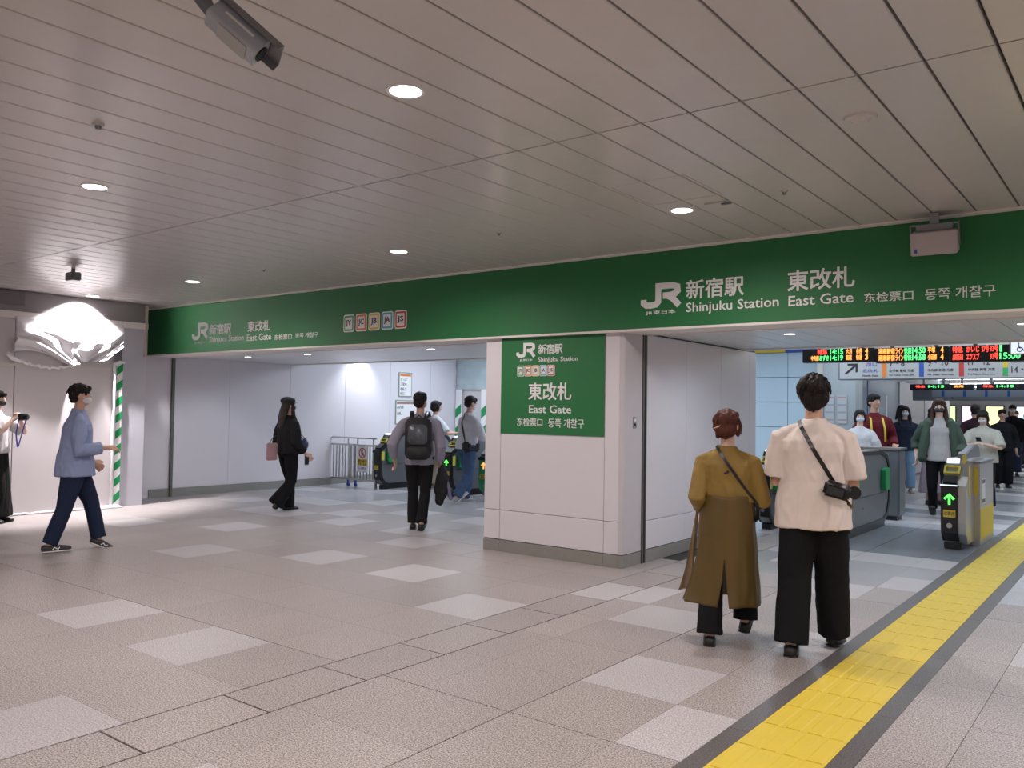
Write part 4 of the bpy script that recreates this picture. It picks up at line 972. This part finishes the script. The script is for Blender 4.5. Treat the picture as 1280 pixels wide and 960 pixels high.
def strap(P, parent, origin, a_, b_, wd=.03, m=m_black, th=.005, n=64, off=.004, name='strap'):
    """band where the plane through a_, b_ and the depth axis cuts the shirt"""
    a_, b_ = Vector(a_), Vector(b_); c = (a_+b_)/2; u = (b_-a_).normalized(); vv = Vector((0, 1, 0)); vv = (vv-u*vv.dot(u)).normalized(); nn = u.cross(vv)
    hits = []
    for k in range(n):
        t = 2*math.pi*k/n; d = u*math.cos(t)+vv*math.sin(t); p = c; last = None
        h_ = P.bvh.ray_cast(p, d, 1.0)
        if h_[0] is not None: hits.append((h_[0]+d*off, d, h_[0]))
        else: hits.append(None)
    ok = [q for q in hits if q]; mb = MB(); N = len(ok)
    for p, d, _ in ok:
        for q in (p-nn*wd/2-d*th, p-nn*wd/2+d*th, p+nn*wd/2+d*th, p+nn*wd/2-d*th): mb.v.append(tuple(q-origin))
    for i in range(N):
        j = (i+1) % N
        for k in range(4): l = (k+1) % 4; mb.f.append((i*4+k, i*4+l, j*4+l, j*4+k))
    return mb.build(name, m, parent)

BLK = (.012, .012, .014)
# --- man in white tee
Pm = person(-1.70, 5.28, 101, 1.71, 'man seen from behind in oversized white T-shirt and wide black trousers', fl=(-.062, -.09, .035), fr=(.060, .115, .035), pl=0, pr=8,
            hl=(-.075, .16, .62), hr=(.075, .16, .62), el=(-.45, -1, -.4), er=(.45, -1, -.4), sw=1.05, bw=1.02, vox=.0075, seed=1, hair='fluffy', detail=True, mask=(.7, .7, .68), head=(8, -2),
            top=dict(col=(.80, .70, .64), sleeve=.42, sr=.047, hem=.445, hw=.130, hd=.10, loose=1.16, shr=1.05, fold=.011, name='t_shirt'), bottom=dict(kind='trousers', col=BLK, r=(.058, .060, .066), end=.87), shoes=(.012, .012, .012))
o = local_thing(Pm, 'camera_bag', 'small black camera pouch on shoulder strap at right hip of the man in white', 'bag', (.155, -.175, 1.01)); org = Vector((.155, -.175, 1.01))
R_ = Matrix.Rotation(math.radians(14), 4, 'Y')
MB().box(-.075, .075, -.03, .04, -.048, .045, R_).build('pouch', m_black, o, bevel=.014, smooth=True, seg=3); MB().box(-.06, .05, -.045, -.028, -.04, .025, R_).build('front_pocket', mat('nylon_black', (.02, .02, .022), .6, bump=.3, bs=500), o, bevel=.01)
MB().cyl((.095, -.01, -.01), .038, .035, 20, 'y').build('lens_ring', m_black, o)
strap(Pm, o, org, (-.10, 0, 1.44), (.16, 0, 1.0), .024)
# --- woman in olive
Pw = person(-2.21, 5.16, 108, 1.49, 'woman seen from behind in sheer olive gold long dress over black trousers, auburn hair', fl=(-.060, -.10, .035), fr=(.070, .10, .065), pl=0, pr=-28,
            hl=(-.115, .05, .54), hr=(.085, .14, .60), el=(-.1, -1, 0), er=(.6, -1, -.5), sw=.95, bw=1.12, vox=.0075, seed=4, hair='bun', haircol=(.085, .022, .012), detail=True, head=(-14, 2), skin=m_skin2, mask=(.7, .7, .68),
            top=dict(col=(.27, .175, .045), sleeve=.86, sr=.036, hem=.60, hw=.108, hd=.082, loose=1.03, fold=.006, name='bodice', rough=.42, var=.12), bottom=dict(kind='trousers', col=BLK, r=(.055, .045, .052), end=.86), shoes=(.013, .012, .012))
def sheer_skirt(P):
    mb = MB(); NA, NZ = 96, 40; h = P.h; zt, zb = .625, .165
    m = mat('olive_sheer', (.135, .083, .018), .42, var=.10, vs_=6, bump=.2, bs=300, sheer=.16)
    for side in (0, 1):
        b = len(mb.v)
        for j in range(NZ+1):
            t = j/NZ; z = zt+(zb-zt)*t; gap = .0+.30*max(0, (t-.55)/.45)**1.1
            for i in range(NA//2+1):
                s_ = i/(NA//2); a0 = -math.pi/2+gap*(1 if side else -1)*.5; a1 = math.pi/2
                a = a0+(a1-a0)*s_ if side else a0+(-3*math.pi/2-a0)*s_
                wd = .112+.030*t; dp = .098+.034*t
                f_ = 1+(.020*math.sin(a*9)+.012*math.sin(a*17+2+t*2))*t+.03*noise.noise(Vector((a*3, t*5, 7)))
                xo = math.cos(a)*wd*f_*h; yo = math.sin(a)*dp*f_*h
                if side == 0 and t > .55: xo -= max(0, -math.cos(a))*(.045*((t-.55)/.45)**1.5)*h*(1.0 if math.sin(a) < .5 else .3)
                yo += .01*t*max(0, -math.sin(a))
                mb.v.append((xo, yo, z*h+.004*math.sin(a*5)))
        n = NA//2+1
        for j in range(NZ):
            for i in range(n-1): q = b+j*n+i; mb.f.append((q, q+1, q+n+1, q+n))
    me = mb.mesh('dress_skirt'); import bmesh; bm = bmesh.new(); bm.from_mesh(me); bmesh.ops.remove_doubles(bm, verts=bm.verts, dist=.0012); bmesh.ops.recalc_face_normals(bm, faces=bm.faces); bm.to_mesh(me); bm.free(); me.polygons.foreach_set('use_smooth', [True]*len(me.polygons))
    o = link('dress_skirt', me, m, P.root); md = o.modifiers.new('s', 'SOLIDIFY'); md.thickness = .003
    return o
sheer_skirt(Pw)
# loose side flap of the dress
fb = MB(); n = 12
for j in range(24):
    t = j/23; z = .60-.40*t
    for i in range(n):
        s_ = i/(n-1); fb.v.append(((-.128-.018*t-s_*.062*t**1.6+.004*math.sin(s_*9+t*6))*1.49, (.03-s_*.02+.012*math.sin(s_*7+t*4))*1.49, z*1.49))
for j in range(23):
    for i in range(n-1): q = j*n+i; fb.f.append((q, q+1, q+n+1, q+n))
o = fb.build('dress_flap', mat('olive_flap', (.33, .21, .08), .5, var=.1, sheer=.3), Pw.root, smooth=True); o.modifiers.new('s', 'SOLIDIFY').thickness = .002
MB().tube([Pw.HR @ (Vector(q)*1.49) for q in ((-.036, -.078, .914), (-.012, -.086, .922), (-.004, -.080, .926))], [.003, .004, .002], 6).build('hair_clip', mat('clip_gold', (.75, .5, .35), .3), Pw.root)
for s_ in (-1, 1):
    MB().tube([Pw.HR @ (Vector(q)*1.49) for q in ((s_*.046, .02, .95), (s_*.052, .03, .92), (s_*.050, .026, .885))], [.004, .005, .002], 6).build('side_lock', Pw.hair.data.materials[0], Pw.root)
MB().ell((-.005, -.098, 1.075), (.014, .006, .008)).ell((.012, -.100, 1.085), (.008, .005, .010)).build('bow', m_black, Pw.root)
o = local_thing(Pw, 'shoulder_bag', 'thin black cross body strap bag worn by the woman in olive', 'bag', (.17, .02, .86))
MB().box(-.02, .03, -.06, .07, -.09, .04).build('pouch', m_black, o, bevel=.012, smooth=True)
strap(Pw, o, Vector((.17, .02, .86)), (-.065, 0, 1.24), (.155, 0, .93), .018)
# --- man in blue shirt walking right
Pb = person(-8.57, 4.00, 68, 1.66, 'man in light blue shirt and dark jeans striding right past the hoarding', fl=(-.045, .145, .050), fr=(.045, -.125, .038), pl=24, pr=-4, hl=(-.15, .10, .52), hr=(.11, .15, .615), er=(.4, -1, -.4),
            lean=.012, bw=1.12, vox=.009, seed=9, hair='short', head=(0, -3), mask=(.72, .70, .70), detail='sneaker',
            top=dict(col=(.30, .36, .56), sleeve=.93, sr=.045, hem=.445, hw=.115, hd=.112, loose=1.2, fold=.009, collar=True), bottom=dict(kind='trousers', col=(.02, .03, .065), r=(.040, .045, .058), end=.86), shoes=(.03, .03, .035))
for s_, R in Pb.feet:
    q = MB(); stroke(q, [(-.02, -.01), (0, .012), (.03, -.008), (.045, .010)], .008, 0, .003); q.v = [tuple(R @ (Vector((.0275*1.66*1, 0, 0))+Vector((v[1], v[0]+.05, v[2]-.03)))) for v in q.v]; q.build('shoe_mark', m_white, Pb.root)
# --- woman in black cap
Pc = person(-9.72, 7.47, 84, 1.60, 'woman in black cap, black jacket and flared trousers, long dark hair', fl=(-.045, .03, .035), fr=(.045, -.135, .075), pl=0, pr=-42, hl=(-.13, .13, .58), hr=(.125, .10, .50), lean=.0,
            bw=1.08, sw=1.0, vox=.009, seed=14, hair='long', haircol=(.022, .014, .012), cap=True, mask=(.03, .03, .03), skin=m_skin2, head=(-4, 0),
            top=dict(col=(.011, .011, .013), sleeve=.9, sr=.046, hem=.50, hw=.12, hd=.105, loose=1.2, fold=.009, name='jacket'), bottom=dict(kind='trousers', col=(.010, .010, .012), r=(.064, .044, .056), end=.92), shoes=(.02, .015, .014))
o = local_thing(Pc, 'pink_pouch', 'small pink flat bag behind the woman in the black cap', 'bag', (-.02, -.235, .83)); MB().box(-.03, .03, -.085, .07, -.12, .12).build('pouch', mat('pink_leather', (.45, .27, .29), .6), o, bevel=.012); MB().tube([(0, -.05, .11), (0, -.01, .18), (.02, .04, .22)], [.005]*3, 6).build('strap', m_black, o)
o = local_thing(Pc, 'handbag', 'dark blue handbag in front of the woman in the black cap', 'bag', (.0, .245, .92)); MB().ell((0, 0, 0), (.05, .085, .09)).build('pouch', mat('navy_leather', (.03, .04, .10), .3), o, smooth=True); MB().tube([(0, -.07, .02), (0, -.02, .13), (0, .06, .06)], [.006]*3, 6).build('handle', m_black, o)
o = local_thing(Pc, 'smartphone', 'dim grey phone held low by the woman in the black cap', 'phone', tuple(Pc.wR+Vector((.0, .02, -.09)))); MB().box(-.006, .006, -.035, .035, -.07, .07).build('body', m_dsteel, o, bevel=.005); MB().box(.006, .0065, -.03, .03, -.06, .06).build('screen', m_black, o)
# --- backpack man
Pk = person(-7.10, 7.40, 128, 1.67, 'man seen from behind with black backpack, grey shirt and slim black trousers', fl=(-.040, .02, .036), fr=(.030, -.085, .05), pl=0, pr=-20, hl=(-.185, .05, .49), hr=(.145, .04, .47), el=(-.7, -1, 0), lean=.0,
            sw=1.08, bw=.98, vox=.009, seed=21, hair='short', mask=(.75, .75, .75), head=(-18, 0), top=dict(col=(.33, .32, .40), sleeve=.90, sr=.042, hem=.47, hw=.108, hd=.085, loose=1.1, fold=.007), bottom=dict(kind='trousers', col=(.014, .014, .016), r=(.040, .040, .052), end=.86), shoes=(.014, .013, .012))
o = local_thing(Pk, 'backpack', 'black backpack with shiny grey pocket on the back of man heading for the gates', 'backpack', (.0, -.175, 1.13))
bk = MB().prism(rrect(-.155, .155, -.28, .22, .07), -.07, .075, 'y').build('main_bag', mat('nylon_black', (.02, .02, .022), .6), o, bevel=.03, smooth=True, seg=3)
MB().prism(rrect(-.115, .115, -.10, .14, .05), -.11, -.06, 'y').build('pocket', mat('shiny_nylon', (.10, .11, .13), .25, var=.5, vs_=18, bump=.5, bs=30), o, bevel=.02, smooth=True, seg=3)
MB().prism(rrect(-.13, .13, -.27, -.12, .04), -.105, -.06, 'y').build('lower_pocket', MATS['nylon_black'], o, bevel=.02, smooth=True, seg=3)
for s_ in (-1, 1): MB().tube([(s_*.08, .02, .20), (s_*.095, .13, .29), (s_*.10, .21, .26), (s_*.11, .27, .12), (s_*.12, .24, -.05), (s_*.13, .10, -.18)], [(.028, .008)]*6, 8, up=(1, 0, 0)).build('shoulder_strap', m_black, o, smooth=True)
MB().tube([(-.04, .02, .21), (0, .02, .25), (.04, .02, .21)], [.008]*3, 6).build('grab_handle', m_black, o)
o = local_thing(Pk, 'folded_jacket', 'dark jacket draped from the right hand of the backpack man', 'jacket', tuple(Pk.wR+Vector((.02, .02, -.10))))
jm = MB().tube([(0, 0, .06), (.01, 0, -.08), (.0, .02, -.24), (-.02, .0, -.36)], [(.045, .05), (.07, .09), (.085, .11), (.05, .07)], 12)
link('cloth', remesh(jm, .01, 3, fabric(.014, 5, (14, 14, 8))), mat('jacket_dark', (.015, .015, .02), .8), o)
MB().tube([(.03, -.02, 0), (.08, 0, -.18), (.12, .03, -.33)], [(.02, .01), (.03, .012), (.02, .01)], 8).build('lining', mat('lining_lilac', (.25, .25, .38), .6), o, smooth=True)
# --- jeans man
Pj = person(-8.60, 10.02, 72, 1.68, 'man in loose white shirt and blue jeans stepping into the left gates', fl=(-.045, .02, .036), fr=(.045, -.13, .06), pl=0, pr=-35, hl=(-.12, .20, .62), hr=(.13, .19, .60), lean=.02, head=(0, -14), mask=(.75, .75, .75),
            sw=1.05, bw=1.08, vox=.0095, seed=30, hair='short', top=dict(col=(.62, .62, .66), sleeve=.86, sr=.045, hem=.50, hw=.115, hd=.10, loose=1.2, fold=.009), bottom=dict(kind='trousers', col=(.06, .10, .19), r=(.042, .046, .058), end=.86, var=.3), shoes=(.35, .34, .34))
o = local_thing(Pj, 'sling_bag', 'black sling bag at the hip of the man in white shirt and jeans', 'bag', (.14, .0, .88)); MB().box(-.05, .06, -.16, .13, -.08, .075).build('pouch', m_black, o, bevel=.025, smooth=True, seg=3); MB().box(.055, .075, -.10, .09, -.06, .03).build('pocket', MATS['nylon_black'], o, bevel=.01)
strap(Pj, o, Vector((.14, .0, .88)), (-.02, 0, 1.38), (.14, 0, .93), .035)
# --- girl photographing at the left edge
Pg = person(-11.22, 4.28, 38, 1.62, 'woman at the left edge in white blouse and long black skirt taking a photo', hl=(-.05, .15, .78), hr=(.06, .155, .765), el=(-1, -.2, -1), er=(1, -.2, -1), sw=.95, hair='bob', vox=.0095, seed=33, head=(0, -8), skin=m_skin2, mask=(.05, .05, .05),
            top=dict(col=(.52, .50, .50), sleeve=.45, sr=.046, hem=.52, hw=.108, hd=.085, loose=1.12, name='blouse'), bottom=dict(kind='skirt', col=(.010, .010, .010), end=.05, w=.15), shoes=(.012, .012, .012))
o = local_thing(Pg, 'compact_camera', 'small black camera raised by the woman at the left edge', 'camera', tuple((Pg.wL+Pg.wR)/2+Vector((.0, .085, .03)))); MB().box(-.085, .085, -.02, .02, -.04, .045).build('body', m_black, o, bevel=.008); MB().cyl((0, .02, 0), .03, .04, 18, 'y').build('lens', m_black, o)
MB().tube([(-.08, 0, 0), (-.075, -.05, -.2), (-.04, -.07, -.36)], [(.014, .004)]*3, 6).tube([(.08, 0, 0), (.05, -.05, -.2), (-.02, -.07, -.36)], [(.014, .004)]*3, 6).build('strap', mat('strap_blue', (.03, .03, .35), .6), o)
# --- person behind the backpack man
person(-10.55, 11.35, 70, 1.62, 'woman with black bob and white tee reaching over the left gates', hl=(-.11, .22, .64), hr=(.12, .21, .63), lean=.02, sw=.95, hair='bob', vox=.011, seed=41, head=(-10, -8),
       top=dict(col=(.60, .60, .62), sleeve=.45, sr=.05, hem=.52, hw=.11, hd=.09), bottom=dict(kind='trousers', col=(.42, .36, .28), r=(.055, .055, .06)), shoes=(.3, .25, .2))
# --- crowd in the right hall
P1 = person(-3.50, 13.75, -55, 1.80, 'man in dark red sweater with yellow backpack straps beyond the gates', hair='short', vox=.011, seed=51, head=(20, 0), hl=(-.12, .12, .56), top=dict(col=(.13, .014, .022), sleeve=1.0, sr=.045, hem=.48, hw=.115, hd=.09, loose=1.15, name='sweater'),
            bottom=dict(kind='trousers', col=(.02, .02, .03)), shoes=(.02, .02, .02), sw=1.05)
o = local_thing(P1, 'backpack', 'backpack with mustard yellow straps worn by the man in dark red', 'backpack', (0, -.17, 1.18)); MB().prism(rrect(-.13, .13, -.2, .2, .06), -.06, .07, 'y').build('main_bag', MATS['nylon_black'], o, bevel=.02)
for s_ in (-1, 1): MB().tube([(s_*.08, .03, .22), (s_*.085, .14, .28), (s_*.09, .27, .235), (s_*.10, .335, .08), (s_*.11, .33, -.12)], [(.016, .006)]*5, 8, up=(1, 0, 0)).build('shoulder_strap', m_ygr, o, smooth=True)
person(-3.54, 13.12, -70, 1.55, 'woman in white blouse with mask behind the gate beside grey pillar', hair='bob', vox=.011, seed=52, mask=(.55, .62, .72), skin=m_skin2, sw=.95, hl=(-.1, .15, .6), top=dict(col=(.6, .6, .62), sleeve=.8, sr=.052, hem=.5, hw=.115, hd=.09, name='blouse'), bottom=dict(kind='skirt', col=(.03, .03, .05)))
P2 = person(-4.38, 19.4, 115, 1.70, 'woman seen from behind in white top with black backpack and bare legs', hair='long', haircol=(.025, .018, .015), vox=.011, seed=53, sw=.95, hl=(-.16, .0, .46), top=dict(col=(.55, .56, .6), sleeve=.45, sr=.048, hem=.52, hw=.105, hd=.085), bottom=dict(kind='skirt', col=(.02, .02, .025), end=.33, w=.11))
o = local_thing(P2, 'backpack', 'black backpack on the back of the woman in white top and short skirt', 'backpack', (-.02, -.18, 1.05)); MB().prism(rrect(-.14, .14, -.19, .17, .06), -.06, .08, 'y').build('main_bag', MATS['nylon_black'], o, bevel=.025)
for s_ in (-1, 1): MB().tube([(s_*.06, .03, .16), (s_*.08, .10, .26), (s_*.09, .18, .30), (s_*.095, .26, .2)], [(.014, .006)]*4, 8, up=(1, 0, 0)).build('shoulder_strap', m_black, o, smooth=True)
person(-3.88, 17.45, -72, 1.66, 'woman in navy cardigan, pale mask and light blue jeans walking this way', fl=(-.05, .1, .036), fr=(.05, -.08, .045), pr=-20, hair='long', vox=.011, seed=54, mask=(.55, .62, .7), skin=m_skin2, top=dict(col=(.02, .025, .05), sleeve=.95, sr=.045, hem=.48, hw=.125, hd=.095, name='cardigan', loose=1.2), bottom=dict(kind='trousers', col=(.20, .32, .46), r=(.05, .052, .06)), shoes=(.3, .3, .3))
person(-2.98, 15.4, -70, 1.62, 'woman in dusty pink long skirt holding a phone behind the green jacket', hair='bob', vox=.011, seed=55, skin=m_skin2, hl=(-.06, .15, .72), hr=(.11, .08, .52), top=dict(col=(.03, .03, .035), sleeve=.45, sr=.046, hem=.52, hw=.105, hd=.085), bottom=dict(kind='skirt', col=(.36, .28, .33), end=.12, w=.14))
P3 = person(-2.50, 13.3, -78, 1.72, 'woman in open green jacket, black mask and black trousers coming through the gate', fl=(-.045, .12, .036), fr=(.045, -.12, .06), pr=-30, hair='long', haircol=(.055, .025, .018), vox=.0095, seed=56, mask=(.04, .04, .05), skin=m_skin2, head=(0, 0), hl=(-.15, .12, .50), hr=(.17, -.02, .5), sw=1.02,
            top=dict(col=(.44, .42, .42), sleeve=.3, sr=.04, hem=.48, hw=.105, hd=.09, loose=1.1, name='top'), bottom=dict(kind='trousers', col=(.012, .012, .014), r=(.036, .038, .05)), shoes=(.03, .03, .035))
jk = MB(); h = 1.72
for s_, sh_, e_, w_ in ((-1, P3.S[0], P3.eL/h, P3.wL/h), (1, P3.S[1], P3.eR/h, P3.wR/h)):
    jk.tube([Vector((s_*.05, -.004, .800))*h, Vector(sh_+Vector((0, 0, .004)))*h, (sh_*.5+e_*.5)*h, e_*h, (e_*.5+w_*.5)*h], [.026*h, .040*h, .044*h, .046*h, .042*h], 12, flat=True)
    jk.tube([Vector((s_*.075, -.02, .80))*h, Vector((s_*.095, -.012, .68))*h, Vector((s_*.115, -.005, .56))*h, Vector((s_*.125, 0, .49))*h], [(.045*h, .078*h), (.042*h, .085*h), (.042*h, .085*h), (.04*h, .085*h)], 12, up=(1, 0, 0))
jk.loft([(Vector((0, -.035, z))*h, a*h, .05*h) for z, a in ((.49, .12), (.6, .105), (.72, .11), (.81, .085))], 20)
link('jacket', remesh(jk, .0095, 3, fabric(.009, 6)), mat('jacket_green', (.045, .075, .05), .75), P3.root)
P4 = person(-2.17, 14.85, -92, 1.58, 'person in white tee with dark bob looking down at a phone behind gate', hair='bob', haircol=(.02, .014, .012), vox=.011, seed=57, mask=(.6, .62, .64), skin=m_skin2, head=(0, -22), hl=(-.03, .14, .66), hr=(.04, .14, .66), el=(-1, -.3, -.6), er=(1, -.3, -.6), sw=1.05, top=dict(col=(.50, .49, .43), sleeve=.45, sr=.050, hem=.48, hw=.13, hd=.1, loose=1.2, name='t_shirt'), bottom=dict(kind='trousers', col=(.015, .015, .018)))
o = local_thing(P4, 'smartphone', 'phone held at chest height by the person in white tee', 'phone', (0, .36, 1.12)); MB().box(-.035, .035, -.05, .05, -.005, .005, Matrix.Rotation(.7, 4, 'X')).build('body', m_black, o, bevel=.004); MB().box(-.03, .03, -.045, .045, .005, .006, Matrix.Rotation(.7, 4, 'X')).build('screen', m_dsteel, o)
person(-2.92, 19.0, 95, 1.72, 'man seen from behind in dark maroon top deep in the concourse', hair='short', vox=.012, seed=58, top=dict(col=(.04, .015, .025), sleeve=.45, sr=.05, hem=.48, hw=.12, hd=.09), bottom=dict(kind='trousers', col=(.02, .02, .025)))
person(-2.60, 20.2, -75, 1.64, 'person all in black with short hair walking left of the black tee man', hair='short', vox=.012, seed=59, top=dict(col=(.015, .015, .018), sleeve=.9, sr=.048, hem=.46, hw=.125, hd=.1), bottom=dict(kind='trousers', col=(.012, .012, .015), r=(.06, .06, .062)))
person(-2.94, 24.6, -84, 1.80, 'large man in black tee, white mask and dark jeans at the far right', fl=(-.05, .08, .036), fr=(.05, -.06, .04), hair='short', vox=.012, seed=60, mask=(.7, .72, .75), sw=1.12, bw=1.2, hl=(-.17, .1, .52), hr=(.17, .1, .52), top=dict(col=(.015, .015, .018), sleeve=.45, sr=.058, hem=.47, hw=.135, hd=.11, loose=1.25, name='t_shirt'), bottom=dict(kind='trousers', col=(.03, .045, .09), r=(.055, .055, .066)))
random.seed(11)
for k, (x, y, hh_, c, d, lb) in enumerate(((-4.4, 29, 1.62, (.5, .5, .5), -80, 'distant person in grey top far down the concourse, leftmost'), (-4.0, 33, 1.7, (.05, .05, .07), 90, 'distant person in black seen from behind far down the concourse'),
        (-3.5, 30, 1.68, (.02, .02, .03), -95, 'distant person in dark clothes beside the large man in black tee'), (-5.9, 38, 1.66, (.55, .52, .48), -85, 'tiny distant person in cream top before the lit posters'), (-3.05, 28.5, 1.6, (.35, .30, .28), 80, 'distant person in brown top near the right edge'))):
    person(x, y, d, hh_, lb, hair='short', vox=.016, seed=70+k, top=dict(col=c, sleeve=.5, sr=.048, hem=.48, hw=.11, hd=.09), bottom=dict(kind='trousers', col=(.02, .02, .03)))
